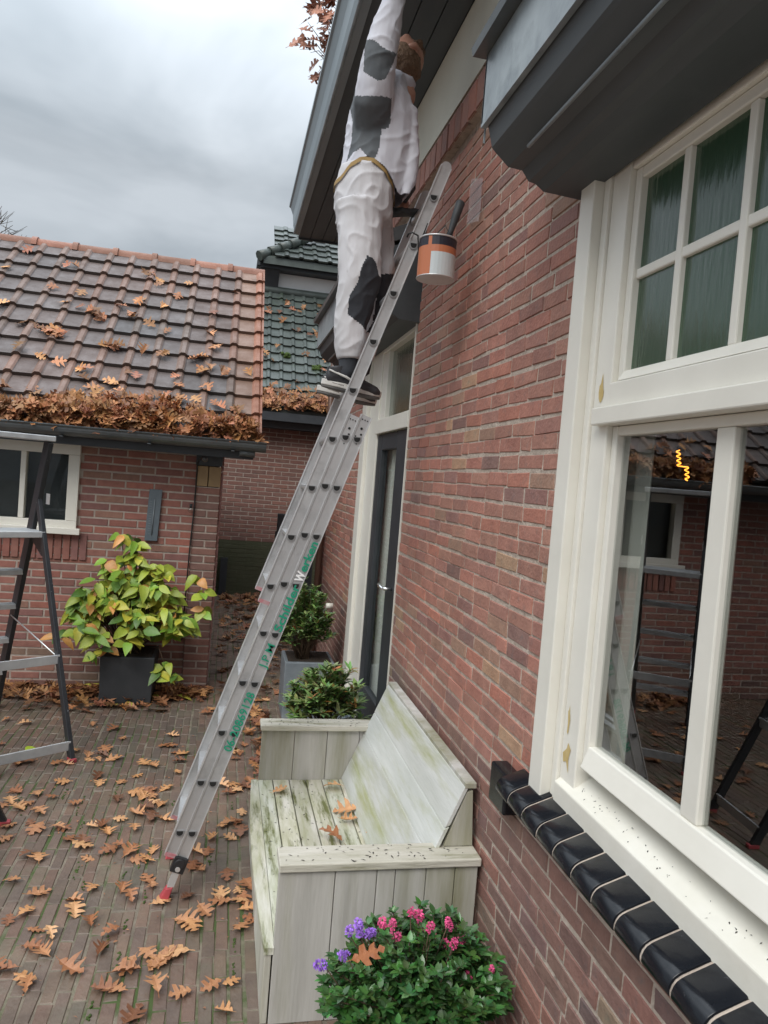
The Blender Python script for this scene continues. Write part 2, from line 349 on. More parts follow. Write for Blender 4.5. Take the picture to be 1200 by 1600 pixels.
# ================================================================== GROUND
g = MB(); g.quad((-60, -40, -.012), (60, -40, -.012), (60, 120, -.012), (-60, 120, -.012)); tag(g.build('ground', 'ground'), kind='structure')
g = MB()
def pav_t(u, a, t):
    n = noise.noise(V((u * .9, a * .9, 3)))
    return (t[0] * (1 + .35 * n), t[1] * (1 + .28 * n), t[2] * (1 + .2 * n))
PAV = [(1, 1, 1), (.92, .96, .98), (1.08, 1.0, .96), (.9, .94, .92), (1.0, 1.05, .98), (1.05, .96, .92), (.96, 1, 1.0), (1.12, 1.06, .98)]
# rows run along Y (long side towards the shed)
bricks(g, (0, 0, 0), (0, 1, 0), (1, 0, 0), (0, 0, 1), .9, 11.2, -3.2, 1.0, [], .178, .053, .0062, PAV, 0, 1, bev=.0035, depth=.0035, bond=.5, irr=.0036, tfun=pav_t, lvar=.12)
tag(g.build('courtyard_paving', ['paver', 'joint']), kind='structure')
g = MB(); g.quad((-9, -6, -.008), (-3.2, -6, -.008), (-3.2, 11.2, -.008), (-9, 11.2, -.008)); g.quad((-3.2, -6, -.008), (1.0, -6, -.008), (1.0, .9, -.008), (-3.2, .9, -.008))
tag(g.build('terrace_paving', 'paver'), kind='structure')

# ================================================================== HOUSE
A = .98; HE = 7.24; WY0 = -1.6
house = empty('brick_house', (A, 3.0, 0), 'red brick house on the right with white window and deep dark eave', 'house')
WIN = (.2, 2.045, .893, 3.3); DOOR = (4.035, 5.50, .0, 2.80)
g = MB()
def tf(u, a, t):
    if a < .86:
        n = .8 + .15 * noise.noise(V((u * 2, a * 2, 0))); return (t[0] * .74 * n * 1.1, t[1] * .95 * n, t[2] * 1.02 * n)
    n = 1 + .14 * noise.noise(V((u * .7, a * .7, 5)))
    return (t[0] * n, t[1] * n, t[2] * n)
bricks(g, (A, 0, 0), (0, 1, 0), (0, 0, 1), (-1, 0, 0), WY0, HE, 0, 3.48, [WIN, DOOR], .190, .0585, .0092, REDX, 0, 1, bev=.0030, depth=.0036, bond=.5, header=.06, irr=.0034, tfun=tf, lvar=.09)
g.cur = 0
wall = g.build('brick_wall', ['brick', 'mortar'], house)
g = MB()                                    # solid body of the house behind the facing, window and door left open
g.box(A + .25, A + .35, WY0, .2, 0, 4.1); g.box(A + .25, A + .35, 2.045, 4.035, 0, 4.1); g.box(A + .25, A + .35, 5.5, HE - .01, 0, 4.1)
g.box(A + .25, A + .35, .2, 2.045, 0, .80); g.box(A + .25, A + .35, .2, 2.045, 3.0, 4.1); g.box(A + .25, A + .35, 4.035, 5.5, 2.85, 4.1)
g.box(A + .36, 7.0, WY0, WY0 + .1, 0, 4.1); g.box(6.9, 7.0, WY0 + .1, HE, 0, 4.1)
for y0, y1, z0, z1 in ((.2, .21, .8, 3.0), (2.035, 2.045, .8, 3.0), (4.035, 4.045, 0, 2.8), (5.49, 5.5, 0, 2.8)): g.box(A + .01, A + .25, y0, y1, z0, z1)
g.build('inner_wall', 'room', house)
g = MB(); bricks(g, (0, HE, 0), (1, 0, 0), (0, 0, 1), (0, 1, 0), A, 7.0, 0, 4.1, [], .2, .0585, .0105, RED, 0, 1); g.build('end_wall', ['brick', 'mortar'], house)
g = MB(); g.box(A + .35, 6.9, WY0 + .1, HE - .05, .10, .2); g.box(A + .36, 6.9, WY0 + .1, HE - .05, 2.95, 3.05); g.box(A + .36, A + .5 + 2.4, 3.6, 3.7, .2, 2.95)
g.build('room_shell', 'room', house)
# brick ledge and plaster band
g = MB()
bricks(g, (A - .045, 0, 0), (0, 1, 0), (0, 0, 1), (-1, 0, 0), WY0, HE, 3.48, 3.635, [], .105, .15, .010, [(.8, .85, .9), (.9, .85, .85), (.7, .75, .8)], 0, 1)
g.cur = 1; g.quad((A - .040, WY0, 3.48), (A - .040, HE, 3.48), (A + .05, HE, 3.48), (A + .05, WY0, 3.48)); g.quad((A - .045, WY0, 3.636), (A - .045, HE, 3.636), (A + .05, HE, 3.65), (A + .05, WY0, 3.65))
g.build('ledge_course', ['brick', 'mortar'], house)
g = MB(); g.box(A + .002, A + .24, WY0, HE, 3.64, 4.14); g.build('plaster_band', 'plaster', house)
# main eave: soffit boards, fascia gutter
g = MB(); xg = .515; EY = 7.26
nb = 4
for i in range(nb):
    x0 = xg + (A - xg) * i / nb; x1 = xg + (A - xg) * (i + 1) / nb - .006
    g.box(x0, x1, WY0, EY, 4.135, 4.155)
g.cur = 1; g.box(xg, A + .2, WY0, EY, 4.156, 4.17); g.box(xg, A + .3, EY, EY + .02, 4.12, 4.42)
g.build('soffit', ['soffit', 'black'], house)
g = MB()                                    # box gutter with rolled bottom edge and lip
prof = [(xg, 4.12), (xg - .045, 4.13), (xg - .065, 4.20), (xg - .075, 4.30), (xg - .10, 4.36), (xg - .115, 4.37), (xg - .115, 4.40), (xg - .08, 4.40), (xg, 4.38)]
g.prism(prof, WY0, EY - .1, lambda p, t: V((p[0], t, p[1])))
g.build('roof_gutter', 'gutterblue', house)
g = MB(); g.tube([(xg - .050, WY0, 4.135), (xg - .050, EY - .1, 4.135)], .011, 8); g.build('gutter_bead', 'lead', house)
g = MB(); g.hexa([(xg - .02, WY0, 4.40), (4, WY0, 7.6), (4, EY, 7.6), (xg - .02, EY, 4.40), (xg - .02, WY0, 4.46), (4, WY0, 7.66), (4, EY, 7.66), (xg - .02, EY, 4.46)]); g.build('roof', 'tiledark', house)

# ---- main window
wn = MB(); gx = 1.03
wn.box(.955, 1.02, 1.957, 2.041, .96, 2.86)                         # outer casing
wn.box(.985, 1.03, 1.925, 1.956, .96, 2.86)                         # groove side
wn.box(.995, 1.06, 1.835, 1.924, .96, 2.86)                         # jamb
wn.box(.968, 1.09, -.3, 1.880, 2.050, 2.098)                        # transom drip
wn.box(.990, 1.09, -.3, 1.834, 2.099, 2.165)
wn.box(1.0, 1.09, -.3, 1.834, 2.735, 2.80)                          # head
window = wn.build('window', 'white', house, bevel=.004)
sg = MB(); sg.hexa([(.978, -.3, .975), (1.09, -.3, .985), (1.09, 1.92, .985), (.978, 1.92, .975), (.978, -.3, 1.035), (1.09, -.3, 1.105), (1.09, 1.92, 1.105), (.978, 1.92, 1.035)])
sg.build('window_sill', 'whiteold', window, bevel=.004)
def sash(y0, y1, z0, z1, st, bars_y=(), bars_z=(), glass='glass', x0=1.012, x1=1.055, bw=.026, bot=None):
    g = MB(); bot = bot or st
    g.box(x0, x1, y0, y0 + st, z0, z1); g.box(x0, x1, y1 - st, y1, z0, z1)
    g.box(x0 + .002, x1, y0 + st, y1 - st, z1 - st, z1); g.hexa([(x0 - .02, y0 + st, z0), (x1, y0 + st, z0), (x1, y1 - st, z0), (x0 - .02, y1 - st, z0), (x0 + .002, y0 + st, z0 + bot), (x1, y0 + st, z0 + bot), (x1, y1 - st, z0 + bot), (x0 + .002, y1 - st, z0 + bot)])
    for b in bars_y: g.box(x0 + .006, x1 - .004, b - bw / 2, b + bw / 2, z0 + bot, z1 - st)
    for b in bars_z: g.box(x0 + .009, x1 - .006, y0 + st, y1 - st, b - bw / 2, b + bw / 2)
    s = g.build('sash', 'white', window, bevel=.004)
    p = MB(); p.box(x1 - .022, x1 - .017, y0 + st - .01, y1 - st + .01, z0 + bot - .01, z1 - st + .01); p.build('pane', glass, window)
    return s
sash(-.25, 1.834, 2.166, 2.734, .030, (1.612, 1.385, 1.158, .93, .70, .47, .24, .01), (2.452,), 'greenglass')
sash(-.25, 1.834, 1.118, 2.049, .026, (1.374, .90, .43), bot=.058, bw=.058)
g = MB()
g.sm = True                                  # curtain in pleats just inside
for k in range(38):
    y = 2.03 - k * .006; fx = lambda j: 1.115 + .016 * sin(j * .55 + .6 * sin(j * .21))
    g.quad((fx(k), y, 1.0), (fx(k + 1), y - .006, 1.0), (fx(k + 1), y - .006, 2.2), (fx(k), y, 2.2))
g.build('curtain', 'curtain', window)
for (y, z, a, b) in ((1.880, 2.145, .022, .048), (1.886, 1.12, .026, .055), (1.895, 1.22, .010, .05)):
    pts = []
    for k in range(12):
        an = 2 * pi * k / 12; r = R(.35, 1.1); pts.append((.9935, y + a * r * cos(an), z + b * r * sin(an)))
    g = MB(); g.poly(pts); g.build('filler_patch', 'rawwood', window)
# glazed sill tiles: rounded nose, grey joints
tl = MB(); jm = MB(); tl.sm = True; jm.sm = True; y = 2.135; k = 0
nose = [(1.0, .990), (.995, .988), (.918, .960), (.909, .956), (.900, .950), (.893, .941), (.889, .930), (.889, .920), (.893, .912), (.905, .906), (1.0, .90)]
while y > -.3:
    wv = .104
    hj = R(-.001, .001)
    tl.cur = 0; tl.tn = jit((1, 1, 1), .3)
    tl.prism([(p[0] + hj, p[1] + hj) for p in nose], y, y - wv + .009, lambda p, t: V((p[0], t, p[1])))
    jm.prism([(p[0] + .0035, p[1] - .0025) for p in nose], y - wv + .0095, y - .0005 - wv, lambda p, t: V((p[0], t, p[1])))
    y -= wv
k0 = len(tl.v); tl.v += jm.v; tl.f += [tuple(i + k0 for i in f_) for f_ in jm.f]; tl.m += [1] * len(jm.f); tl.t += jm.t; tl.smf += jm.smf
tl.build('sill_tiles', ['glaze', 'mortar'], house, bevel=.003)
g = MB(); g.box(.925, .985, 2.141, 2.275, .825, .955); g.build('sill_end_block', 'glaze', house, bevel=.008)
g = MB(); g.box(.983, .995, -.3, 2.03, .955, .975); g.build('sill_sealant', 'white', house, bevel=.003)

# ---- canopies (window and door share the cross-section)
def canopy(y0, y1, lab):
    dz = 0
    prof = [(.672, 2.914), (.690, 2.850), (.700, 2.840), (.745, 2.803), (.790, 2.800), (.812, 2.772), (.835, 2.768), (.862, 2.750), (.985, 2.744), (.985, 3.20), (.672, 3.10)]
    g = MB(); g.prism(prof, y0, y1, lambda p, t: V((p[0], t, p[1])))
    c = g.build('canopy', 'soffit', house); c['label'] = lab
    f = MB(); f.box(.655, .671, y0, y1 + .012, 2.905, 3.11); f.box(.655, .69, y1 + .001, y1 + .013, 2.915, 3.11)
    f.build('fascia', 'lead', c)
    f = MB(); f.prism([(.618, 3.112), (.612, 3.135), (.64, 3.17), (.985, 3.32), (.985, 3.24), (.672, 3.112)], y0, y1 + .03, lambda p, t: V((p[0], t, p[1]))); f.build('canopy_roof', 'zinc', c)
    f = MB(); f.tube([(.742, y0, 2.796), (.742, y1 - .16, 2.796)], .006, 6); f.build('bead', 'lead', c)
    f = MB(); f.box(.667, .672, y1 + .0135, y1 + .016, 2.865, 2.91); f.build('drip_strip', 'lead', c)
canopy(-1.5, 2.100, 'dark canopy with a grey lead fascia over the window')
canopy(4.00, 6.15, 'dark canopy with a grey fascia over the door')

# ---- door
d = MB()
d.box(.965, 1.05, 5.33, 5.50, .12, 2.78)
d.box(.990, 1.06, 5.0, 5.329, .12, 2.78)
d.box(.973, 1.06, 4.037, 4.05, .12, 2.78); d.box(1.0, 1.06, 4.051, 4.075, .12, 2.78)
d.box(.975, 1.06, 4.076, 4.999, 2.17, 2.265); d.box(.985, 1.06, 4.076, 4.999, 2.72, 2.78)
d.box(1.0, 1.06, 4.84, 4.999, 2.266, 2.72)
frame = d.build('door_frame', 'white', house, bevel=.004)
g = MB(); g.box(1.03, 1.035, 4.075, 4.84, 2.266, 2.72); g.build('pane', 'greenglass', frame)
g = MB()
g.box(1.0, 1.045, 4.077, 4.40, .16, 2.165); g.box(1.0, 1.045, 4.85, 4.998, .16, 2.165)
g.box(1.0, 1.045, 4.401, 4.849, 2.06, 2.165); g.box(1.0, 1.045, 4.401, 4.849, .16, .46)
door = g.build('door', 'black', house, bevel=.005)
g = MB(); g.box(1.024, 1.030, 4.401, 4.849, .46, 2.06); g.build('pane', 'dimglass', door)
g = MB()
g.sm = True
for k in range(70):
    y = 4.36 + k * .009; fx = lambda j: 1.075 + .012 * sin(j * .5 + .5 * sin(j * .3))
    g.quad((fx(k), y, .35), (fx(k + 1), y + .009, .35), (fx(k + 1), y + .009, 2.14), (fx(k), y, 2.14))
g.build('curtain', 'curtain', door)
g = MB(); g.tube([(1.0, 4.22, 1.22), (.945, 4.22, 1.22)], .010, 8); g.tube([(.945, 4.215, 1.22), (.943, 4.34, 1.222), (.950, 4.37, 1.224)], .010, 8); g.build('door_handle', 'chrome', door)
g = MB(); g.box(.97, 1.0, 4.077, 5.32, .10, .159); g.box(.86, .97, 4.05, 5.45, 0, .12); g.build('door_step', 'slate', house, bevel=.005)
g = MB(); g.tube([(A, 6.31, .735), (A - .06, 6.31, .735)], .025, 12); g.build('vent_pipe', 'white', house)
g = MB()
g.tube([(.935, 7.12, 0), (.935, 7.12, 4.1)], .032, 10)
for z in (.5, 1.6, 2.7): g.tube([(.935, 7.12, z - .02), (.935, 7.12, z + .02)], .038, 10)
g.build('downpipe', 'brownboard', house)
# interior lamp
pl = empty('pendant_lamp', (1.75, 2.62, 1.90), 'filament lamp glowing orange behind the window glass', 'lamp')
g = MB(); g.tube([(1.75, 2.62, 2.14), (1.75, 2.62, 2.95)], .003, 5); g.build('cord', 'cable', pl)
g = MB(); sp_ = []
for k in range(60):
    t = k / 59; sp_.append((1.75 + .007 * cos(t * 42) + (.012 if t > .55 else -.006), 2.62 + .03 * (1 - t) - .02 + .007 * sin(t * 42) - (.022 if t > .55 else 0), 2.07 - .12 * t))
g.tube(sp_, .0024, 5); g.build('filament', 'filament', pl)
g = MB(); g.tube([(1.75, 2.62, 2.14), (1.75, 2.62, 2.10)], .018, 10); g.build('socket', 'blackplastic', pl)
g = MB(); g.ball((1.75, 2.62, 2.01), .055, 12, 8, (1, 1, 1.5)); g.build('bulb', 'bulbglass', pl)

# plastic strip on the wall
g = MB(); a0, a1 = at(738, 280, x=A - .012), at(757, 278, x=A - .012); b0, b1 = at(732, 350, x=A - .012), at(748, 346, x=A - .012)
n = 6
for j in range(8):
    for i in range(n):
        def q(i, j):
            s, t = i / n, j / 8; p = (a0 * (1 - s) + a1 * s) * (1 - t) + (b0 * (1 - s) + b1 * s) * t
            return p + V((-.004 - .005 * sin(s * 9 + t * 1.5) - .002 * sin(t * 7), 0, 0))
        g.sm = True; g.quad(q(i, j), q(i + 1, j), q(i + 1, j + 1), q(i, j + 1))
tag(g.build('plastic_sleeve', 'plastic', None, (a0.x, a0.y, a0.z)), 'crumpled clear plastic sleeve stuck to the bricks beside the ladder top', 'plastic sleeve')

# ================================================================== ROOF TILES
def tile_roof(mb, x0, x1, y0, z0, cs, sn, rows, tw, te, colfn, roll=.054):
    nrm = V((0, -sn, cs)); sl_ = V((0, cs, sn)); O = V((0, y0, z0))
    prof = [(0, .008), (.012, 0), (tw - roll - .012, 0), (tw - roll, .012), (tw - roll * .78, .022), (tw - roll * .2, .022), (tw + .004, .008)]
    cols = int(round((x1 - x0) / tw))
    for r in range(rows):
        for c in range(cols):
            xx = x1 - (c + 1) * tw + R(-.002, .002); lift = R(0, .004); sk = R(-.003, .003)
            v0 = r * te - .012 + R(-.003, .003); v1 = v0 + te + .03
            P0 = [O + V((xx + p[0], 0, 0)) + sl_ * (v0 + sk * p[0] / tw) + nrm * (p[1] + .036 + lift) for p in prof]
            P1 = [O + V((xx + p[0], 0, 0)) + sl_ * v1 + nrm * (p[1] + .004) for p in prof]
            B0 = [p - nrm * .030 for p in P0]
            n = len(prof); k = mb.add(P0 + P1 + B0)
            tp, tr = colfn(r, c, cols)
            for i in range(n - 1):
                t = tr if i >= 2 else tp
                mb.face((k + i, k + i + 1, k + n + i + 1, k + n + i), t)
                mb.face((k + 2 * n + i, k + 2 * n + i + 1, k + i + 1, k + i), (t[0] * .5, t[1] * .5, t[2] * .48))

# ================================================================== SHED
YS = 6.243
shed = empty('brick_shed', (-.15, YS, 0), 'low red brick shed with a tiled roof full of fallen leaves at the left', 'shed')
SW = (-2.17, -1.14, 1.28, 1.955)
g = MB()
bricks(g, (0, YS, 0), (1, 0, 0), (0, 0, 1), (0, -1, 0), -7.0, -.247, 0, 2.0, [SW], .222, .0628, .012, RED, 0, 1, bev=.003, depth=.0035, bond=.5, tfun=lambda u, a, t: ((t[0] * .72, t[1] * .86, t[2] * .85) if a < .3 and noise.noise(V((u * 3, a * 4, 1))) > -.25 else t))
bricks(g, (-.045, YS, 0), (0, 1, 0), (0, 0, 1), (1, 0, 0), 0, 4.2, 0, 2.0, [], .222, .0628, .012, RED, 0, 1, bev=.003, depth=.006)
g.build('brick_wall', ['shedbrick', 'shedmortar'], shed)
g = MB(); g.box(-7, -.1, YS + .15, 10.4, 0, 2.02); g.build('inner_wall', 'room', shed)
g = MB()
bricks(g, (0, YS - .035, 0), (1, 0, 0), (0, 0, 1), (0, -1, 0), -.245, -.047, 0, 1.69, [], .222, .0628, .012, [(.72, .86, .9), (.8, .9, .9), (.65, .8, .85)], 0, 1, bev=.003, depth=.006)
g.cur = 0; g.quad((-.245, YS - .035, 0), (-.245, YS, 0), (-.245, YS, 1.69), (-.245, YS - .035, 1.69), (.6, .7, .7)); g.quad((-.047, YS - .035, 0), (-.047, YS, 0), (-.047, YS, 1.69), (-.047, YS - .035, 1.69), (.6, .7, .7))
pil = g.build('corner_pier', ['shedbrick', 'shedmortar'], shed)
g = MB(); g.box(-.245, -.150, YS - .04, YS, 1.695, 1.86); g.box(-.143, -.047, YS - .04, YS, 1.695, 1.86); g.build('pier_block', 'yellowstone', shed, bevel=.004)
g = MB(); g.box(-.25, -.04, YS - .045, YS, 1.865, 2.03); g.build('pier_cap', 'black', shed)
# soldier course under window
g = MB(); g.cur = 0
for k in range(18):
    x = -1.055 - k * .063
    g.box(x - .051, x, YS - .012, YS + .003, 1.03, 1.235, jit(random.choice(RED), .1))
g.build('soldier_course', 'shedbrick', shed, bevel=.003)
g = MB()
x0, x1, z0, z1 = SW
g.box(x0, x1, YS - .03, YS + .05, z1 - .09, z1); g.box(x0, x1, YS - .03, YS + .05, z0, z0 + .06)
g.box(x1 - .085, x1, YS - .03, YS + .05, z0 + .061, z1 - .091); g.box(x0, x0 + .085, YS - .03, YS + .05, z0 + .061, z1 - .091); g.box(-1.575, -1.535, YS - .022, YS + .05, z0 + .061, z1 - .091)
sw = g.build('window', 'white', shed, bevel=.004)
g = MB(); g.box(x0 + .08, x1 - .08, YS + .02, YS + .025, z0 + .05, z1 - .08); g.build('pane', 'dimglass', sw)
g = MB(); g.box(x0 + .02, x1 - .02, YS + .10, YS + .12, z0, z1); g.build('blind_board', 'black', sw)
g = MB(); g.box(x0 - .05, x1 + .035, YS - .07, YS - .031, z0 - .045, z0 + .005); g.build('window_sill', 'white', sw, bevel=.004)
# roof
CS, SN = .765, .644; EY0, EZ0 = 5.93, 2.12; VX = .225; ROWS_T = 11; TE = .2605
def shedcol(r, c, cols):
    n = noise.noise(V((c * .21, r * .3, 2))); red = max(0, min(1, .25 + .8 * n + (r / 11) * .35 + (.3 if c < 3 else 0) + R(-.2, .2)))
    if c == 0: a = V((.25, .155, .115)); b = V((.34, .155, .10))
    else:
        a = V((.120, .110, .110)).lerp(V((.20, .125, .100)), red * .6); b = V((.165, .130, .112)).lerp(V((.27, .145, .105)), red * .9)
    k = R(.85, 1.15); return tuple(a * k), tuple(b * k)
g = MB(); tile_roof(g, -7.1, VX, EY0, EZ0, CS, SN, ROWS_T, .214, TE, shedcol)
RY, RZ = EY0 + CS * ROWS_T * TE, EZ0 + SN * ROWS_T * TE
g.cur = 0; g.quad((-7.1, RY, RZ - .02), (VX, RY, RZ - .02), (VX, RY + 2.2, EZ0), (-7.1, RY + 2.2, EZ0), (.2, .13, .1))
g.quad((-7.1, EY0 + .02, EZ0 - .02), (VX - .01, EY0 + .02, EZ0 - .02), (VX - .01, RY, RZ - .02), (-7.1, RY, RZ - .02), (.05, .05, .05))
roof = g.build('roof', 'tile', shed)
g = MB()                                     # verge flank of the edge tiles, then gable board
for r in range(ROWS_T):
    p = V((VX + .004, EY0, EZ0)) + V((0, CS, SN)) * (r * TE - .012) ; q = p + V((0, CS, SN)) * (TE + .01); n = V((0, -SN, CS))
    t = jit((.32, .145, .095), .2)
    g.hexa([p - n * .07, p - n * .07 + V((.016, 0, 0)), q - n * .085 + V((.016, 0, 0)), q - n * .085, p + n * .058, p + n * .058 + V((.016, 0, 0)), q + n * .035 + V((.016, 0, 0)), q + n * .035], t)
g.build('verge_tiles', 'tile', shed)
g = MB(); g.cur = 0; g.hexa([(-.04, EY0 + .1, 2.0), (.20, EY0 + .1, 2.0), (.20, RY + 2, 2.0), (-.04, RY + 2, 2.0), (-.04, EY0 + .1, 2.06), (.20, EY0 + .1, 2.06), (.20, RY, RZ - .12), (-.04, RY, RZ - .12)]); g.build('gable_boarding', 'brownboard', shed)
g = MB(); g.sm = False
x = VX + .02; k = 0
while x > -7:
    ln = .385; t = jit((.34, .17, .12), .18); g.tn = t
    for (a, b, r) in ((x, x - ln + .02, .088), (x - ln + .05, x - ln - .0, .104)):
        n0 = g.add([(xx, RY + .02 - rr * cos(q), RZ - .035 + rr * .95 * sin(q)) for xx, rr in ((a, r), (b, r)) for q in [pi * i / 8 for i in range(9)]])
        for i in range(8): g.sm = True; g.face((n0 + i, n0 + i + 1, n0 + 9 + i + 1, n0 + 9 + i))
        g.sm = False; g.face([n0 + i for i in range(9)]); g.face([n0 + 9 + i for i in range(9)])
    x -= ln
g.build('ridge_tiles', 'tile', roof)
g = MB(); GY, GZ = EY0 - .06, EZ0 - .05
seg = 10; ring = [(-.065 * cos(pi * i / seg), -.07 * sin(pi * i / seg)) for i in range(seg + 1)]
pr = [(a - .0, b) for a, b in ring] + [(a * .9, b * .88) for a, b in ring[::-1]]
g.prism([(GY + a, GZ + b) for a, b in pr], -7.1, VX + .06, lambda p, t: V((t, p[0], p[1])))
g.tube([(-7.1, GY - .065, GZ + .002), (VX + .06, GY - .065, GZ + .002)], .009, 6)
g.poly([(VX + .061, GY + a, GZ + b) for a, b in ring])
g.tube([(VX - .14, GY + .02, GZ - .08), (VX - .02, GY + .02, GZ - .085)], .03, 8)
x = -6.8
while x < VX: g.box(x, x + .025, GY - .07, GY + .1, GZ - .078, GZ - .072); x += .62
g.build('gutter', 'zinc', shed)
g = MB(); g.box(-7.1, VX - .02, GY + .08, YS, GZ - .02, GZ + .0); g.box(-7.1, VX - .03, GY + .075, GY + .09, GZ - .13, GZ - .021); g.build('eave_board', 'black', shed)

# thermometer plate
p0 = at(252, 765, y=YS - .015)
g = MB(); th = empty('wall_thermometer', (-.56, YS - .02, 1.45), 'long slate grey thermometer plate on the shed wall above the yellow-green bush', 'thermometer')
g.hexa([(-.615, YS - .03, 1.22), (-.515, YS - .03, 1.22), (-.515, YS - .012, 1.22), (-.615, YS - .012, 1.22), (-.600, YS - .03, 1.64), (-.500, YS - .03, 1.64), (-.500, YS - .012, 1.64), (-.600, YS - .012, 1.64)]); g.build('plate', 'slate', th, bevel=.003)
g = MB(); g.tube([(-.562, YS - .035, 1.27), (-.552, YS - .035, 1.56)], .004, 6)
for k in range(14): z = 1.28 + k * .02; g.box(-.592, -.574, YS - .0325, YS - .031, z, z + .003)
g.build('scale', 'zincpot', th)

# string lights under the gutter
st = empty('string_lights', (-.5, GY + .12, 1.9), 'black cable with clear round bulbs hanging under the shed gutter and down the pier', 'string lights')
bp_ = [at(100, 688, y=6.02), at(200, 697, y=6.02), at(290, 706, y=6.02), at(320, 717, y=6.02), at(298, 797, y=6.18)]
g = MB(); cp = []
hang = [(-1.9, 6.02, 2.03)] + [(p.x, p.y, p.z + .045) for p in bp_[:4]]
for a, b in zip(hang, hang[1:]):
    for k in range(8):
        t = k / 8; cp.append(V(a).lerp(V(b), t) - V((0, 0, .02 * sin(pi * t))))
cp.append(V(hang[-1])); g.tube(cp, .004, 5)
c0 = at(309, 722, y=6.19); c1 = at(296, 860, y=6.19); c2 = at(284, 1000, y=6.19)
g.tube([V(hang[-1]), c0, (c0 + c1) / 2 + V((.006, 0, 0)), c1, c2], .006, 5)
g.build('cable', 'cable', st)
for p in bp_:
    g = MB(); g.tube([p + V((0, 0, .05)), p + V((0, 0, .018))], .012, 8); s_ = g.build('socket', 'blackplastic', st)
    g = MB(); g.ball(p, .026, 10, 7); g.build('bulb', 'bulbglass', st)

# ================================================================== REAR BUILDING
YB = 11.05
rear = empty('rear_building', (.8, YB, 0), 'brick building closing the passage, with a leaf-strewn dark tiled roof below a white dormer', 'building')
g = MB()
bricks(g, (0, YB, 0), (1, 0, 0), (0, 0, 1), (0, -1, 0), -1.2, 4.0, .815, 2.75, [], .222, .0628, .012, [(.74, .88, .9), (.8, .9, .92), (.68, .82, .86), (.85, .92, .9)], 0, 1, bev=.002, depth=.004,
       )
g.build('brick_wall', ['shedbrick', 'shedmortar'], rear)
g = MB(); bricks(g, (0, YB, 0), (1, 0, 0), (0, 0, 1), (0, -1, 0), -1.2, 4.0, 0, .815, [], .222, .0628, .008, [(1, 1, 1), (.85, .9, .85), (1.1, 1.1, 1)], 0, 1, bev=.002, depth=.003)
g.build('damp_plinth', ['algae', 'algae2'], rear)
g = MB(); g.box(-1.2, 4, YB + .05, YB + 4, 0, 2.7); g.box(0.0, .10, YB - .06, YB - .005, 0, .55); g.build('inner_wall', 'black', rear)
g = MB(); C2, S2 = .70, .714; rows = 14; te = .215
def rc(r, c, cols): k = R(.75, 1.2); t = (k, k, k); return t, t
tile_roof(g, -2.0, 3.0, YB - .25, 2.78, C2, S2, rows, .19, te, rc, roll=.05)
ry, rz = YB - .25 + C2 * rows * te, 2.78 + S2 * rows * te
n2_ = V((0, -S2, C2)) * .01
g.cur = 0; g.hexa([(-2, YB - .25, 2.70), (3, YB - .25, 2.70), (3, ry, rz - .08), (-2, ry, rz - .08), (-2, YB - .25, 2.775), (3, YB - .25, 2.775), (3, ry, rz - .01), (-2, ry, rz - .01)])
rr_ = g.build('roof', 'tiledark', rear)
g = MB(); g.tube([(-2, ry, rz + .03), (3, ry, rz + .03)], .07, 10); g.build('roof_flashing', 'tiledark', rr_)
g = MB(); g.box(-1.5, 3.0, YB - .36, YB - .24, 2.60, 2.72); g.box(-1.5, 3.0, YB - .235, YB, 2.50, 2.60); g.build('gutter', 'black', rear)
dy = ry + .05
def atd(u, v): return at(u, v, y=dy)
g = MB(); l = atd(432, 470).x; g.box(l, 3.0, dy, dy + 1.5, rz - .3, atd(430, 428).z + .02); g.build('dormer_wall', 'render', rear)
zt = atd(430, 428).z
e0 = at(402, 412, y=dy - .4)
g = MB(); g.box(e0.x, 3.2, dy - .30, dy - .25, zt + .01, zt + .16); g.box(e0.x, 3.2, dy - .25, dy + .1, zt + .03, zt + .045); g.box(e0.x, e0.x + .05, dy - .355, dy + 1.5, zt + .021, zt + .14); g.hexa([(l - .16, dy - .02, zt - .40), (l, dy - .02, zt - .40), (l, dy + 1, zt - .40), (l - .16, dy + 1, zt - .40), (e0.x + .06, dy - .24, zt + .02), (l + .01, dy - .24, zt + .02), (l + .01, dy + 1, zt + .02), (e0.x + .06, dy + 1, zt + .02)])
g.build('dormer_eave', 'black', rear)
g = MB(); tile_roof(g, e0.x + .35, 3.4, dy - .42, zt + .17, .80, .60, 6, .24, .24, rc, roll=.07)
g.hexa([(e0.x + .1, dy - .40, zt + .05), (3.4, dy - .40, zt + .05), (3.4, dy + 1.0, zt + .9), (e0.x + .9, dy + 1.0, zt + .9), (e0.x + .1, dy - .40, zt + .165), (3.4, dy - .40, zt + .165), (3.4, dy + 1.0, zt + 1.16), (e0.x + .9, dy + 1.0, zt + 1.16)])
dr = g.build('dormer_roof', 'tiledark', rear)
g = MB()
for k in range(7):
    a = V((e0.x + .02 + k * .17, dy - .42 + .10 * k, zt + .15 + .115 * k)); g.tube([a, a + V((.22, .14, .15))], [.085, .06], 8)
g.build('hip_tiles', 'tiledark', dr)
g = MB(); q = at(466, 392, y=dy + .9); g.box(q.x - .03, q.x + .02, dy + .9, dy + 1.0, q.z - .3, q.z + .5); g.box(q.x + .10, q.x + .22, dy + .9, dy + 1.0, q.z - .3, q.z + .35); g.build('window_trim', 'white', rear)
g = MB(); g.box(q.x + .225, q.x + 1.6, dy + .92, dy + 1.3, q.z - .3, q.z + .6); g.build('upper_wall', 'black', rear)

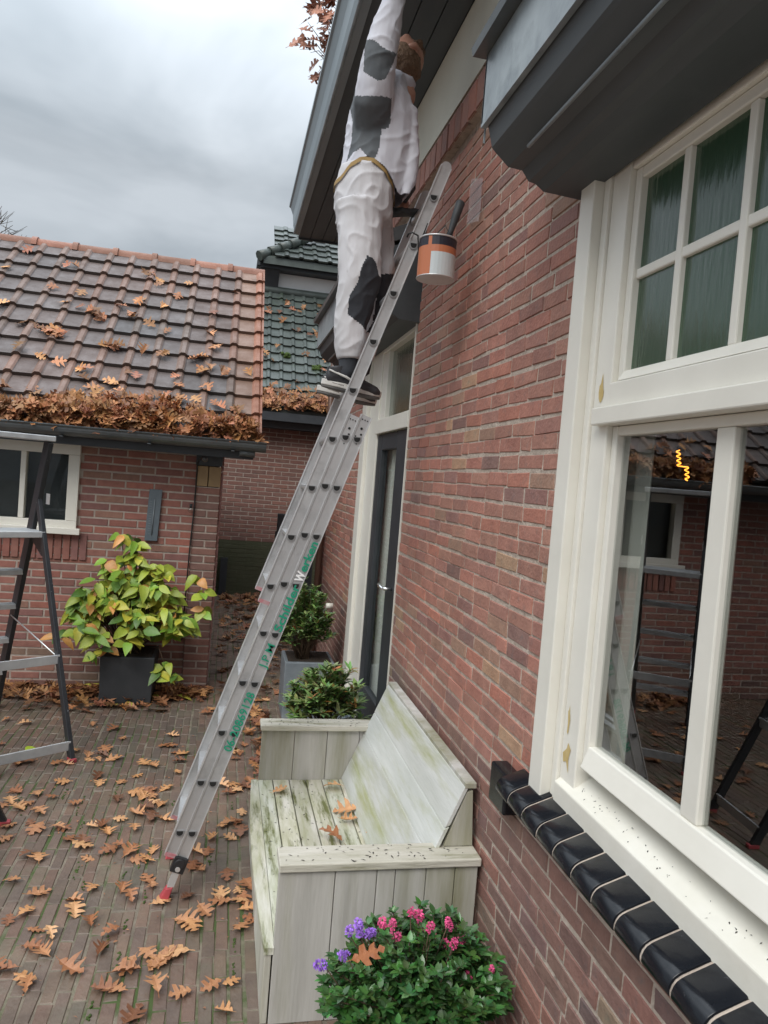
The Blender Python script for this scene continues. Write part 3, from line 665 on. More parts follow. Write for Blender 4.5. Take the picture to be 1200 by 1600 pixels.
# gate / dark bin at the end of the passage
g = MB(); gt = empty('dark_gate', (.78, 7.9, 0), 'dark plank gate in shadow at the far end of the house wall', 'gate')
for k in range(4): g.box(.56 + k * .105, .56 + k * .105 + .098, 7.9, 7.93, .04, 1.42)
g.build('plank_panel', 'black', gt, bevel=.004)
g = MB(); g.box(.55, .98, 7.931, 7.97, .25, .33); g.build('rail', 'black', gt); g = MB(); g.box(.55, .98, 7.931, 7.97, 1.15, 1.23); g.build('rail', 'black', gt)

# ================================================================== BENCH
bench = empty('storage_bench', (.6, 3.1, 0), 'weathered white wooden box bench with arms and a slanted back against the brick wall', 'bench')
BY0, BY1 = 2.40, 3.80; SZ = .262; AZ = .555
def planks(mb, n, fn, tints=((1, 1, 1), (.9, .92, .92), (1.05, 1.04, 1.0), (.95, .95, .9))):
    for i in range(n): fn(i, jit(random.choice(tints), .06))
g = MB()
xs = [.263, .455, .60, .665, .775, .88, .965]
for i in range(len(xs) - 1): g.box(xs[i], xs[i + 1] - .003, BY0, BY0 + .022, 0, AZ - .032, jit((.95, .95, .93), .06))
g.build('side_panel', 'bench', bench, bevel=.002); g = MB()
for i in range(4): g.box(.27 + i * .172, .27 + i * .172 + .169, BY1 - .022, BY1, 0, AZ - .032, jit((.9, .9, .9), .05))
g.build('side_panel', 'bench', bench, bevel=.002)
g = MB(); g.box(.262, .982 - .012, BY0 - .012, BY0 + .115, AZ - .028, AZ); g.build('armrest', 'armwood', bench, bevel=.004)
g = MB(); g.box(.262, .968, BY1 - .05, BY1 + .07, AZ - .028, AZ); g.build('armrest', 'armwood', bench, bevel=.004)
g = MB()
xs = [.268, .345, .43, .515, .60, .69, .74]
for i in range(len(xs) - 1):
    g.hexa([(xs[i], BY0 + .024, SZ - .022), (xs[i + 1] - .005, BY0 + .024, SZ - .022), (xs[i + 1] - .005, BY1 - .024, SZ - .022), (xs[i], BY1 - .024, SZ - .022), (xs[i], BY0 + .024, SZ), (xs[i + 1] - .005, BY0 + .024, SZ), (xs[i + 1] - .005, BY1 - .024, SZ), (xs[i], BY1 - .024, SZ)], jit((1, 1, 1), .12))
g.build('seat', 'seatwood', bench, bevel=.003)
g = MB()                                      # warped front edge board and front planks
k = 10
for i in range(k):
    y0 = BY0 + .0 + (BY1 - BY0 - .03) * i / k; y1 = BY0 + (BY1 - BY0 - .03) * (i + 1) / k
    w0, w1 = .022 * sin(pi * i / k), .022 * sin(pi * (i + 1) / k)
    g.hexa([(.232 - w0, y0, SZ - .02), (.266, y0, SZ - .02), (.266, y1, SZ - .02), (.232 - w1, y1, SZ - .02), (.232 - w0, y0, SZ + .004), (.266, y0, SZ + .004), (.266, y1, SZ + .004), (.232 - w1, y1, SZ + .004)])
g.build('seat_edge', 'seatwood', bench)
g = MB()
for i in range(7): g.box(.236, .258, BY0 + .005 + i * .198, BY0 + .2 + i * .198, 0, SZ - .021, jit((1, 1, .92), .08))
g.build('front_panel', 'bench', bench, bevel=.002)
g = MB(); y0, y1 = 2.475, 3.66
bt = V((.915, 0, .775)); bb = V((.70, 0, SZ + .002)); dn_ = (bb - bt); cuts = [0, .30, .52, .78, 1.0]
nrm = V((-dn_.z, 0, dn_.x)).normalized() * -1
for a, b in zip(cuts, cuts[1:]):
    p, q = bt + dn_ * a, bt + dn_ * (b - .010); t = jit((1, 1, 1), .05); th_ = V((.02, 0, .008))
    ye = 3.772
    f = lambda v, y: V((v.x, y, v.z))
    # far end is cut on the slant below the arm
    g.hexa([f(q, y0), f(q, ye), f(q + th_, ye), f(q + th_, y0), f(p, y0), f(p, ye), f(p + th_, ye), f(p + th_, y0)], t)
g.build('backrest', 'backwood', bench, bevel=.002)
g = MB(); g.prism([(bt.x + .035, bt.z - .012), (bt.x + .05, .557), (bt.x - .06, .557), (bt.x + .012, bt.z - .02)], y0 + .004, y0 + .024, lambda p, t: V((p[0], t, p[1])))
g.box(bt.x + .002, bt.x + .045, y0 - .002, 3.776, bt.z - .004, bt.z + .016)
g.build('backrest_support', 'bench', bench, bevel=.002)
g = MB()
for _ in range(260):
    r_ = random.random()
    if r_ < .25: x, y, z = R(.27, .95), R(BY0 - .005, BY0 + .11), AZ + .0012
    elif r_ < .8: x, y, z = R(.27, .70), R(BY0 + .13, BY1 - .05), SZ + .0012
    else: x, y, z = R(.27, .95), R(BY1 - .05, BY1 + .05), AZ + .0012
    a = R(0, pi); l_ = R(.002, .011); w_ = R(.001, .003)
    c, s = cos(a), sin(a); g.poly([(x + c * l_, y + s * l_, z), (x - s * w_, y + c * w_, z + .001), (x - c * l_, y - s * l_, z), (x + s * w_, y - c * w_, z + .001)])
g.build('debris_specks', 'speck', bench)['kind'] = 'stuff'

# ================================================================== EXTENSION LADDER
LD = V((.316, 0, .949)); LN = V((.949, 0, -.316)); A0 = V((-.038, 0, .283)); NY, FY = 3.168, 3.53; S_ = .229
lad = empty('extension_ladder', (-.12, 3.35, 0), 'three-section aluminium extension ladder with green lettering leaning on the brick wall', 'ladder')
def LP(t, o, y): return A0 + LD * t + LN * o + V((0, y, 0))
def stile(name, t0, t1, off, y, sgn):
    g = MB(); hw = .0235
    a, b = LP(t0, off, y), LP(t1, off, y)
    g.cur = 0; g.bar(a + V((0, .010 * sgn, 0)), b + V((0, .010 * sgn, 0)), LN * (hw - .001), V((0, .0085, 0)))
    g.cur = 1
    for s in (-1, 1):
        g.bar(a + LN * s * hw + V((0, .010 * sgn, 0)), b + LN * s * hw + V((0, .010 * sgn, 0)), LN * .0022, V((0, .0130, 0)))
    return g
offs = {'A': 0.0, 'B': -.050, 'C': -.100}
rng = {'A': (-.125, 1.945), 'B': (-.115, 1.925), 'C': (1.03, 3.085)}
for key in 'ABC':
    o_ = offs[key]; t0, t1 = rng[key]; ph = 0 if key != 'C' else 0
    for y, sg in ((NY, 1), (FY, -1)):
        g = stile('s', t0, t1, o_, y, sg)
        if key == 'C':                       # rounded head
            a = LP(t1, o_, y)
            g.cur = 0; g.prism([(.0235 * cos(pi * i / 10), .0235 * sin(pi * i / 10)) for i in range(11)], 0.002, .018, lambda p, t: a + LN * p[0] + LD * p[1] + V((0, t * sg, 0)))
        if key != 'C':
            g.cur = 2
            for (dt, dn2, rr2) in ((-.02, -.012, .003), (-.02, 0, .003), (-.02, .012, .003), (-.06, 0, .006), (-.085, .008, .005), (-.10, -.012, .004), (-.13, .004, .003)):
                c = LP(t1 + dt, o_, y) + LN * dn2 + V((0, .0005 if sg > 0 else -.0005, 0)); g.tube([c - V((0, .0015, 0)), c + V((0, .0015, 0))], rr2, 6)
        so_ = g.build('stile', ['alu', 'alu2', 'hole'], lad)
        tt = 0 if key == 'A' else (-.012 if key == 'B' else 1.103)
        while sg > 0 and tt < t1 - .05:      # a rung with its flanged, hollow D-shaped ends
            D = [(.0200 * cos(q), .0195 * sin(q)) for q in [pi + pi * i / 10 for i in range(11)]] + [(.0200, .009), (-.0200, .009)]
            r2 = MB(); r2.cur = 0; a = LP(tt, o_, NY)
            r2.prism([(p[0] * .86, p[1] * .86) for p in D], NY - .001, FY + .001, lambda p, t: V((a.x + p[0], t, a.z + p[1] + .004)))
            for yy, s_ in ((NY - .0035, 1), (FY + .0035, -1)):
                for prof, mi, d0, d1 in ((D, 2, 0, .006), ([(p[0] * .68, p[1] * .70) for p in D], 1, -.0012, .004)):
                    r2.cur = mi; r2.prism(prof, d0, d1, lambda p, t: V((a.x + p[0], yy + t * s_, a.z + p[1] + .004)))
            r2.build('rung', ['alu', 'hole', 'rungring'], lad)
            tt += S_
        # end caps
        if True:
            e = MB(); a = LP(t0 - .004, o_, y) + V((0, .010 * sg, 0)); 
            if key != 'A': e.bar(a, a + LD * .016, LN * .0245, V((0, .0135, 0))); e.build('end_cap', 'fadedred', so_)
# foot with black hinge, silver strut and red rubber toe, on both sides
for y in (NY + .01, FY - .01):
    f = MB(); a = LP(-.105, 0, y); f.bar(a, a - LD * .07, LN * .030, V((0, .020, 0))); f.tube([a - LD * .03 + V((0, -.024, 0)), a - LD * .03 + V((0, .024, 0))], .024, 14); fo = f.build('foot', 'blackplastic', lad, bevel=.004)
    f = MB(); p = a - LD * .05; q = V((-.112, y, .055)); f.tube([p + V((0, -.026, 0)), p + V((0, -.022, 0))], .011, 10); f.bar(p, q, (.014, 0, 0), (0, .016, 0)); f.build('strut', 'alu2', fo)
    f = MB(); f.hexa([(-.158, y - .026, 0), (-.118, y - .026, 0), (-.118, y + .026, 0), (-.158, y + .026, 0), (-.130, y - .019, .050), (-.100, y - .019, .056), (-.100, y + .019, .056), (-.130, y + .019, .050)]); f.build('rubber_toe', 'red', fo, bevel=.004)
# lettering
def lettering(txt, t0, size, matn, off_n=0.0, shear=0, bold=0, spacing=1.0, length=None):
    cu = bpy.data.curves.new('lettering', 'FONT'); cu.body = txt; cu.size = size; cu.offset = bold; cu.space_character = spacing; cu.extrude = .0004; cu.resolution_u = 3
    o = bpy.data.objects.new('lettering', cu); col.objects.link(o)
    dg = bpy.context.evaluated_depsgraph_get(); me = bpy.data.meshes.new_from_object(o.evaluated_get(dg))
    bpy.data.objects.remove(o)
    xs = [v.co.x for v in me.vertices]; ln = max(xs) - min(xs); k = (length / ln) if length else 1; mn = min(xs)
    for v in me.vertices:
        x = (v.co.x - mn) * k; yy = v.co.y; zz = v.co.z
        v.co = LP(t0, 0, 0) - lad.location + V((0, NY - .0045 - zz + 0, 0)) + LD * x - LN * (yy - off_n)
    me.materials.clear(); me.materials.append(M[matn])
    ob = bpy.data.objects.new('lettering', me); col.objects.link(ob); ob.parent = near_stile; return ob, length or ln
near_stile = [c for c in bpy.data.objects if c.parent == lad and c.name.startswith('stile')][0]
def tpix(u, v):
    p = at(u, v, y=NY); return (p - A0 - V((0, NY, 0))).dot(LD)
def let_on(txt, p0, p1, size, matn, bold=0):
    t0, t1 = tpix(*p0), tpix(*p1); lettering(txt, t0, size, matn, off_n=size * .36, bold=bold, length=t1 - t0)
let_on('06-20869128', (352, 1172), (392, 1082), .050, 'green', .0007)
let_on('J.P.M', (411, 1044), (428, 1008), .048, 'green', .0002)
let_on('Schilder', (432, 986), (464, 914), .050, 'green', .0012)
let_on('W', (466, 909), (473, 894), .050, 'wlet', .002)
let_on('erken', (473, 893), (494, 848), .050, 'green', .0012)

# ================================================================== PAINT TIN ON THE LADDER
bc = V((.800, 3.045, 2.715)); tr_ = .079; th2 = .165
tin = empty('paint_tin', bc, 'orange and black paint tin with a pale label hanging from the ladder', 'paint tin')
ax = V((0, 0, 1))
g = MB(); seg = 32
zs = [0, .004, .095, .097, .125, .127, th2]
for i, (za, zb) in enumerate(zip(zs, zs[1:])):
    for k in range(seg):
        a0_, a1_ = 2 * pi * k / seg, 2 * pi * (k + 1) / seg; am = (a0_ + a1_) / 2
        d_ = (am - pi * 1.22) % (2 * pi); strip = d_ < .35
        g.cur = 3 if za < .004 else (0 if strip else (2 if zb <= .096 else (0 if zb <= .126 else 1)))
        if za < .096 and not strip and .35 <= d_ < 2.9: g.cur = 2
        elif za < .096 and not strip and d_ >= 2.9: g.cur = 0
        g.sm = True; g.quad(*[bc + V((tr_ * cos(a), tr_ * sin(a), z)) for a, z in ((a0_, za), (a1_, za), (a1_, zb), (a0_, zb))])
g.cur = 3; g.sm = False; g.poly([bc + V((tr_ * cos(2 * pi * k / seg), tr_ * sin(2 * pi * k / seg), .001)) for k in range(seg)][::-1])
g.poly([bc + V((tr_ * .97 * cos(2 * pi * k / seg), tr_ * .97 * sin(2 * pi * k / seg), th2 - .03)) for k in range(seg)])
g.build('tin_body', ['orange', 'tinblack', 'tinlabel', 'alu2'], tin)
g = MB(); rim = [bc + V((tr_ * cos(2 * pi * k / 32), tr_ * sin(2 * pi * k / 32), th2)) for k in range(33)]; g.tube(rim, .004, 6, False)
rim = [bc + V((tr_ * cos(2 * pi * k / 32), tr_ * sin(2 * pi * k / 32), .003)) for k in range(33)]; g.tube(rim, .003, 6, False); g.build('rim', 'alu2', tin)
hk = LP(2.71, -.1, NY - .02)
g = MB(); g.tube([bc + V((-tr_, 0, th2 - .02)), bc + V((-.055, -.01, th2 + .06)), hk + V((.018, .0, -.03)), bc + V((.02, -.02, th2 + .06)), bc + V((tr_, 0, th2 - .02))], .0025, 5); g.build('wire_handle', 'cable', tin)
g = MB(); g.tube([hk + V((.03, 0, -.035)), hk + V((.02, -.004, -.045)), hk + V((.015, -.004, .0)), hk + V((.01, -.004, .035)), hk + V((-.015, -.003, .045)), hk + V((-.03, .006, .04)), hk + V((-.032, .02, .03))], .004, 6); g.build('hook', 'cable', tin)
br = empty('paint_brush', bc + V((.03, 0, .14)), 'dark-handled paint brush standing in the orange tin on the ladder', 'paint brush')
bt0 = bc + V((.025, -.01, .12)); bd = V((.25, -.05, 1)).normalized()
g = MB(); g.tube([bt0 + bd * .05, bt0 + bd * .09, bt0 + bd * .15, bt0 + bd * .215, bt0 + bd * .222], [.015, .012, .018, .020, .012], 10); g.build('handle', 'slatepot', br)
g = MB(); g.tube([bt0 - bd * .02, bt0 + bd * .055], .020, 10); g.build('ferrule', 'alu2', br)
g = MB(); g.tube([bt0 - bd * .09, bt0 - bd * .02], [.021, .020], 10); g.build('bristles', 'hair', br)

# ================================================================== STEPLADDERS
def stepladder(label):
    rt = empty('step_ladder', (-.80, 4.69, 0), label, 'stepladder', 'black stepladders')
    Wd = V((.815, .579, 0)); Sd = V((-.579, .815, 0)); wd = .44
    O = V((-.80, 4.69, 0))
    def q(s, z, w=0): return O + Sd * s + V((0, 0, z)) - Wd * w
    top = (.60, 1.935); ft = (1.235, 0.0)
    fr = lambda z: ft[0] + (top[0] - ft[0]) * z / top[1]
    rl = lambda z: .72 * z / 1.58
    for w_ in (0, wd):
        g = MB(); g.bar(q(*ft, w_), q(*top, w_), Sd * .040 + V((0, 0, .010)), Wd * .016); r1 = g.build('front_rail', 'stepblack', rt, bevel=.004)
        g = MB(); c = q(ft[0], 0, w_); g.bar(c + V((0, 0, .0)), c + V((0, 0, .05)), Sd * .045, Wd * .018); g.build('rubber_foot', 'red', r1, bevel=.003)
        g = MB(); g.bar(q(0.0, 0, w_), q(rl(1.58), 1.58, w_), Sd * .026, Wd * .014); g.tube([q(rl(1.60), 1.60, w_) - Wd * .014, q(rl(1.60), 1.60, w_) + Wd * .014], .026, 10); r2 = g.build('rear_leg', 'stepblack', rt, bevel=.003)
        g = MB(); c = q(0, 0, w_); g.bar(c, c + V((0, 0, .022)), Sd * .032, Wd * .017); g.build('rubber_foot', 'red', r2, bevel=.003)
        g = MB(); c = q(.60, 1.56, w_) + Wd * .016; g.bar(c - V((0, 0, .035)), c + V((0, 0, .035)), Sd * .025, Wd * .002); g.tube([c + Sd * 0, c + Wd * .006], .009, 8); g.build('hinge_plate', 'alu2', r1)
        g = MB(); g.poly([q(.60, 1.30, w_), q(.86, 1.30, w_), q(.80, 1.29, w_), q(.60, 1.18, w_)]); g.poly([q(.60, 1.30, w_ + .004), q(.60, 1.18, w_ + .004), q(.80, 1.29, w_ + .004), q(.86, 1.30, w_ + .004)]); g.build('gusset', 'stepblack', r1)
    for z in (.29, .535, .79, 1.04):
        g = MB(); s = fr(z); g.bar(q(s, z, .0125), q(s, z, wd - .0125), Sd * .040, V((0, 0, .017)))
        for k in range(3): g.bar(q(s - .025 + k * .025, z + .0195, .013), q(s - .025 + k * .025, z + .0195, wd - .013), Sd * .003, V((0, 0, .002)))
        g.build('tread', 'stepalu', rt, bevel=.002)
    g = MB(); g.bar(q(.72, 1.325, -.01), q(.72, 1.325, wd), Sd * .135, V((0, 0, .020))); g.build('platform', 'stepalu', rt, bevel=.004)
    g = MB(); g.bar(q(.62, 1.955, -.03), q(.62, 1.955, wd + .03), Sd * .06, V((0, 0, .018))); g.build('top_tray', 'stepalu', rt, bevel=.006)
    for z in (.09, .575):
        g = MB(); s = rl(z); g.bar(q(s - .012, z, .0), q(s - .012, z, wd), Sd * .006, V((0, 0, .028))); g.build('rear_brace', 'stepalu', rt, bevel=.002)
    g = MB(); g.tube([q(rl(.60), .60, .02), q(fr(.72), .72, .02)], .005, 5); g.tube([q(rl(.60), .60, wd - .02), q(fr(.72), .72, wd - .02)], .005, 5); g.build('spreader', 'alu2', rt)
    return rt
s1 = stepladder('black stepladder with grey treads standing in front of the shed window')
s2 = copy_tree(s1); s2['label'] = 'black stepladder of which only a red rubber foot shows at the left edge'
s2.location = (-.962, 3.875, 0); s2.rotation_euler = (0, 0, RD(62))

# ================================================================== OAK LEAVES
def leaf_geo(mb, pos, size, X, Y, Z, curl=.25, bend=.2, tint=(1, 1, 1), seed=0, wide=1.0, simple=False):
    rnd = random.Random(seed)
    if simple: st = [(0, .02, 0), (.2, .2, 0), (.45, .40, 0), (.7, .30, 0), (1, .0, 0)]
    else: st = [(-.20, .010, 0), (0, .020, 0), (.10, .20, .03), (.15, .19, .06), (.22, .08, 0), (.33, .36, .0), (.40, .47, .10), (.47, .16, 0), (.52, .10, 0), (.62, .34, .0), (.67, .42, .13), (.74, .12, 0), (.80, .07, 0), (.88, .17, .03), (1.0, .0, .02)]
    st = [(s, w_ * rnd.uniform(.8, 1.2) * wide, f) for s, w_, f in st]
    pos = V(pos); mid = []; lf = []; rt = []
    kc = curl * rnd.uniform(.6, 1.4); kb = bend * rnd.uniform(-.6, 1.4); tw = rnd.uniform(-.35, .35)
    for s, w_, f in st:
        z0 = kb * (s - .5) ** 2 - kb * .25
        mid.append(pos + (X * (s - .5) + Z * z0) * size)
        for sd_, lst in ((1, lf), (-1, rt)):
            wj = w_ * rnd.uniform(.85, 1.15)
            lst.append(pos + (X * (s - .5 + f) + Y * (wj * sd_) + Z * (z0 + kc * wj + tw * wj * sd_ * (s - .3) + rnd.uniform(-.02, .02))) * size)
    n = len(st); k = mb.add(mid + lf + rt); mb.sm = False
    for i in range(n - 1):
        mb.face((k + i, k + i + 1, k + n + i + 1, k + n + i), tint); mb.face((k + i + 1, k + i, k + 2 * n + i, k + 2 * n + i + 1), tint)
def rframe(n=(0, 0, 1), tilt=.3):
    n = (V(n) + V((R(-tilt, tilt), R(-tilt, tilt), R(-tilt, tilt)))).normalized()
    a = V((R(-1, 1), R(-1, 1), R(-1, 1))); X = (a - n * a.dot(n)).normalized(); return X, n.cross(X), n
variants = []
for i in range(18):
    g = MB(); a = R(0, 6.28); leaf_geo(g, (0, 0, .0), .130, V((1, 0, 0)), V((0, 1, 0)), V((0, 0, 1)), curl=R(-.15, .6), bend=R(-.5, .7), seed=i * 13 + 5, wide=R(.75, 1.15))
    mn = min(p[2] for p in g.v); g.v = [(p[0], p[1], p[2] - mn + .002) for p in g.v]
    variants.append(g.mesh('oak_leaf', 'leafdead'))
def put_leaf(p, label, group, tilt=.12, s=1, rz=None, extra_z=0):
    o = bpy.data.objects.new('oak_leaf', random.choice(variants)); col.objects.link(o)
    o.location = V(p) + V((0, 0, extra_z)); o.rotation_euler = (R(-tilt, tilt), R(-tilt, tilt), R(0, 6.28) if rz is None else rz); o.scale = (s, s, s)
    tag(o, label, 'leaf', group); return o
LAB = 'fallen brown oak leaf lying on the brick paving of the courtyard'
GRP = 'fallen oak leaves on the paving'
lp = [(130, 1325), (60, 1340), (135, 1345), (110, 1310), (45, 1340), (165, 1330), (200, 1330), (210, 1300), (185, 1325), (120, 1410), (75, 1465), (70, 1490), (15, 1440), (110, 1520), (50, 1480), (0, 1512), (45, 1545), (35, 1560), (10, 1520),
      (250, 1500), (230, 1495), (270, 1490), (245, 1510), (262, 1500), (195, 1515), (200, 1525), (280, 1522), (240, 1545), (180, 1545), (160, 1550), (285, 1555), (330, 1545), (365, 1540), (350, 1585), (205, 1590), (270, 1590), (160, 1485), (175, 1460), (200, 1402), (235, 1385), (250, 1412),
      (300, 1450), (320, 1425), (295, 1405), (315, 1395), (345, 1400), (290, 1440), (340, 1415), (375, 1395), (385, 1385), (385, 1420), (395, 1440), (380, 1450), (365, 1390), (370, 1410), (395, 1405), (230, 1375), (225, 1345), (240, 1330), (310, 1360), (300, 1355), (330, 1310), (320, 1300), (345, 1295), (365, 1285), (380, 1275), (360, 1310), (375, 1300), (390, 1290), (300, 1330), (325, 1335), (370, 1262), (372, 1237), (360, 1240), (380, 1230), (395, 1225), (390, 1190), (365, 1175), (380, 1165), (400, 1170), (395, 1150), (385, 1140), (370, 1180),
      (215, 1240), (235, 1235), (225, 1250), (185, 1248), (160, 1185), (95, 1225), (105, 1230), (115, 1260), (80, 1245), (60, 1240), (25, 1235), (15, 1250), (40, 1260), (5, 1262), (30, 1265), (215, 1205), (218, 1212), (150, 1215), (265, 1170), (255, 1168), (240, 1195), (180, 1190), (140, 1180), (120, 1175), (60, 1195), (85, 1192), (105, 1197), (45, 1190), (30, 1192), (160, 1172), (250, 1260), (260, 1282), (190, 1280), (150, 1290), (170, 1300), (100, 1295), (60, 1300), (215, 1275), (225, 1265), (240, 1280), (20, 1380), (60, 1400), (90, 1375), (40, 1425), (145, 1390), (140, 1440)]
taken = []
for k_, (u, v) in enumerate(lp):
    if k_ % 9 == 8: continue
    p = at(u + R(-4, 4), v + R(-3, 3), z=0)
    if p.x > .24 and p.y > 2.35: p.x = .2 - R(0, .05)
    put_leaf(p, LAB, GRP, tilt=.18, s=R(.52, .86), extra_z=R(.002, .012)); taken.append(p)
n = 0
while n < 128:
    x, y = R(-2.4, .9), R(2.4, 6.3); z = R(0, 1)
    if x > .16 and y < 4.0: continue
    if x > .45 and y < 6: continue
    if y > 6.2 and x < 0: continue
    if abs(x + .64) < .22 and y > 5.85: continue
    if z > .10 + .16 * (y - 2.4) : continue
    if -1.2 < x < 0 and 4.9 < y < 5.8 and random.random() < .75: continue
    put_leaf((x, y, R(.002, .01)), LAB, GRP, s=R(.5, .82)); n += 1
# leaves on the bench, each told apart
for (u, v, z_, lb, s, rz) in ((165 * .35 + 380, 530 * .35 + 1050, SZ, 'curled oak leaf alone on the far left of the bench seat', .62, .4), (400 * .35 + 380, 520 * .35 + 1050, SZ, 'oak leaf at the far end of the bench seat against the far arm', .78, 2.9),
                       (525 * .35 + 380, 585 * .35 + 1050, SZ, 'oak leaf on the bench seat touching the backrest', .6, 1.2), (455 * .35 + 380, 622 * .35 + 1050, SZ, 'long oak leaf in the middle of the bench seat', .9, 3.0),
                       (470 * .35 + 380, 665 * .35 + 1050, SZ, 'small oak leaf just in front of the middle one on the bench seat', .65, .2), (385 * .35 + 380, 745 * .35 + 1050, SZ, 'large oak leaf half hidden behind the near arm of the bench', .9, 2.6), (568 * .35 + 380, 738 * .35 + 1050, SZ, 'small oak leaf in the near corner between seat and backrest', .55, 4.2)):
    p = at(u, v, z=z_ + .01); put_leaf(p, lb, 'oak leaves on the bench seat', tilt=.25, s=s, rz=rz, extra_z=.004)
# heaps: one object each
def heap(name, pts, label_kind, mats='leaflit', size=(.08, .13), nrm=(0, 0, 1), tilt=.7, bright=1):
    g = MB()
    for i, p in enumerate(pts):
        X, Y, Z = rframe(nrm, tilt); b = R(.45, 1.5) * bright; r_ = random.random()
        t = (b, b * R(.85, 1.1), b * R(.7, 1.1)) if r_ < .85 else (b * 1.25, b * 1.4, b * 1.2)
        leaf_geo(g, p, R(*size), X, Y, Z, curl=R(-.2, .7), bend=R(-.3, .8), tint=t, seed=random.randint(0, 99999))
    o = g.build(name, mats); o['kind'] = 'stuff'; return o
pts = []
nrm_s = V((0, -SN, CS))
for _ in range(1150):
    x = R(-2.6, VX - .02)
    hgt = .17 + .22 * noise.noise(V((x * 2.1, 0, 4))) + (.20 * max(0, 1 - abs(x + .62) / .5)); hgt = max(.07, hgt)
    if noise.noise(V((x * 4.3, 7, 1))) < -.22 and random.random() < .75: continue
    a = abs(random.gauss(0, .5)) * hgt * 1.1
    if a > hgt * 1.5: continue
    th_ = max(0, .060 * (1 - a / (hgt * 1.2)))
    p = V((x, EY0 - .05, EZ0 - .01)) + V((0, CS, SN)) * a + nrm_s * (.045 + R(0, th_))
    if x > VX - .06: p.x = VX - .06
    pts.append(p)
for _ in range(250): pts.append(V((R(-2.6, VX + .02), EY0 - .07 + R(-.035, .05), EZ0 - .035 + R(-.01, .05))))
heap('gutter_leaves', pts, '', nrm=nrm_s, tilt=.9, bright=.95, size=(.08, .135))
pts = []
for _ in range(70):
    x, a = R(-2.5, VX - .05), .25 + 2.4 * random.random() ** 2; pts.append(V((x, EY0, EZ0)) + V((0, CS, SN)) * a + nrm_s * .055)
for (u, v, k) in ((72, 515, 7), (85, 522, 5), (155, 495, 5), (152, 488, 3), (205, 490, 2), (235, 428, 2), (108, 414, 2), (174, 540, 2), (250, 552, 2), (130, 575, 2), (28, 543, 1), (42, 503, 2), (320, 570, 1), (355, 580, 2), (330, 520, 1), (330, 490, 1), (260, 480, 1), (222, 473, 1), (125, 456, 1)):
    r = ray(u, v); t_ = ((V((0, EY0, EZ0)) - CAM).dot(nrm_s) + .055) / r.dot(nrm_s); p = CAM + r * t_
    for _ in range(k): pts.append(p + V((R(-.05, .05), R(-.04, .04), R(-.01, .02))))
heap('roof_leaves', pts, '', nrm=nrm_s, tilt=.35, bright=1.15, size=(.09, .13))
n2 = V((0, -S2, C2)); pts = []
for _ in range(420):
    x = R(.0, 2.0); a = abs(random.gauss(0, .45)) * .42; pts.append(V((x, YB - .30, 2.76)) + V((0, C2, S2)) * a + n2 * R(.04, .10))
for _ in range(48): pts.append(V((R(.1, 1.6), YB - .25, 2.78)) + V((0, C2, S2)) * R(.4, 2.8) + n2 * .06)
heap('rear_roof_leaves', pts, '', nrm=n2, tilt=.6, bright=.9, size=(.10, .16))
pts = []
for _ in range(850):                                  # drifts along the shed wall, around the pot, down the passage
    r_ = random.random()
    if r_ < .42: x, y = R(-2.4, -.02), YS - .05 - abs(random.gauss(0, .16)); 
    elif r_ < .50: x, y = R(-1.3, -.3), R(5.6, 6.1)
    elif r_ < .82: x, y = R(.05, 1.0), R(5.8, 11.0)
    elif r_ < .93: x, y = R(.0, 1.0), 10.9 - abs(random.gauss(0, .35))
    else: x, y = .42 - abs(random.gauss(0, .08)), R(4.1, 5.7)
    if -.86 < x < -.42 and y > 5.86: continue
    if x > .45 and y < 6.0: continue
    if x < 0 and y > YS - .05: continue
    pts.append(V((x, y, R(.008, .045))))
heap('leaf_drift', pts, '', tilt=.4, bright=.8, size=(.08, .125))
g = MB()
for _ in range(420):
    x, y = R(-2.4, .2), R(2.3, 6.1); a = R(0, pi); l_ = R(.003, .012); w_ = R(.0015, .006); c, s_ = cos(a), sin(a); b_ = R(.3, 1.6)
    g.poly([(x + c * l_, y + s_ * l_, .004), (x - s_ * w_, y + c * w_, .007), (x - c * l_, y - s_ * l_, .004), (x + s_ * w_, y - c * w_, .006)], (b_, b_, b_))
tag(g.build('leaf_crumbs', 'leaflit'), kind='stuff')
g = MB()
for _ in range(120):
    y = R(.2, 1.85) ; t_ = random.random() ** .6; x = .980 + .04 * t_; z = 1.0365 + .0255 * t_; a = R(0, pi); l_ = R(.001, .004); w_ = R(.0007, .002); c, s_ = cos(a), sin(a)
    g.poly([(x + c * l_, y + s_ * l_, z + .63 * c * l_), (x - s_ * w_, y + c * w_, z + .001), (x - c * l_, y - s_ * l_, z - .63 * c * l_), (x + s_ * w_, y - c * w_, z + .001)])
tag(g.build('sill_grit', 'speck', window), kind='stuff')
# moss tufts in joints and on roofs
g = MB()
for _ in range(70):
    x, y = R(-2.2, .2), R(2.4, 4.4); c = round(x / .053) * .053 - .0035
    for _k in range(7): g.ball((c + R(-.006, .006), y + R(-.05, .05), .001), R(.003, .007), 5, 3, (1, 1.5, .6))
for (u, v) in ((447, 555), (495, 575)):
    r = ray(u, v); t_ = ((V((0, YB - .25, 2.78)) - CAM).dot(n2) + .05) / r.dot(n2); p = CAM + r * t_
    for _k in range(18): g.ball(p + V((R(-.06, .06), R(-.03, .03), R(-.03, .03))), R(.02, .035), 6, 4)
tag(g.build('moss', 'moss'), kind='stuff')

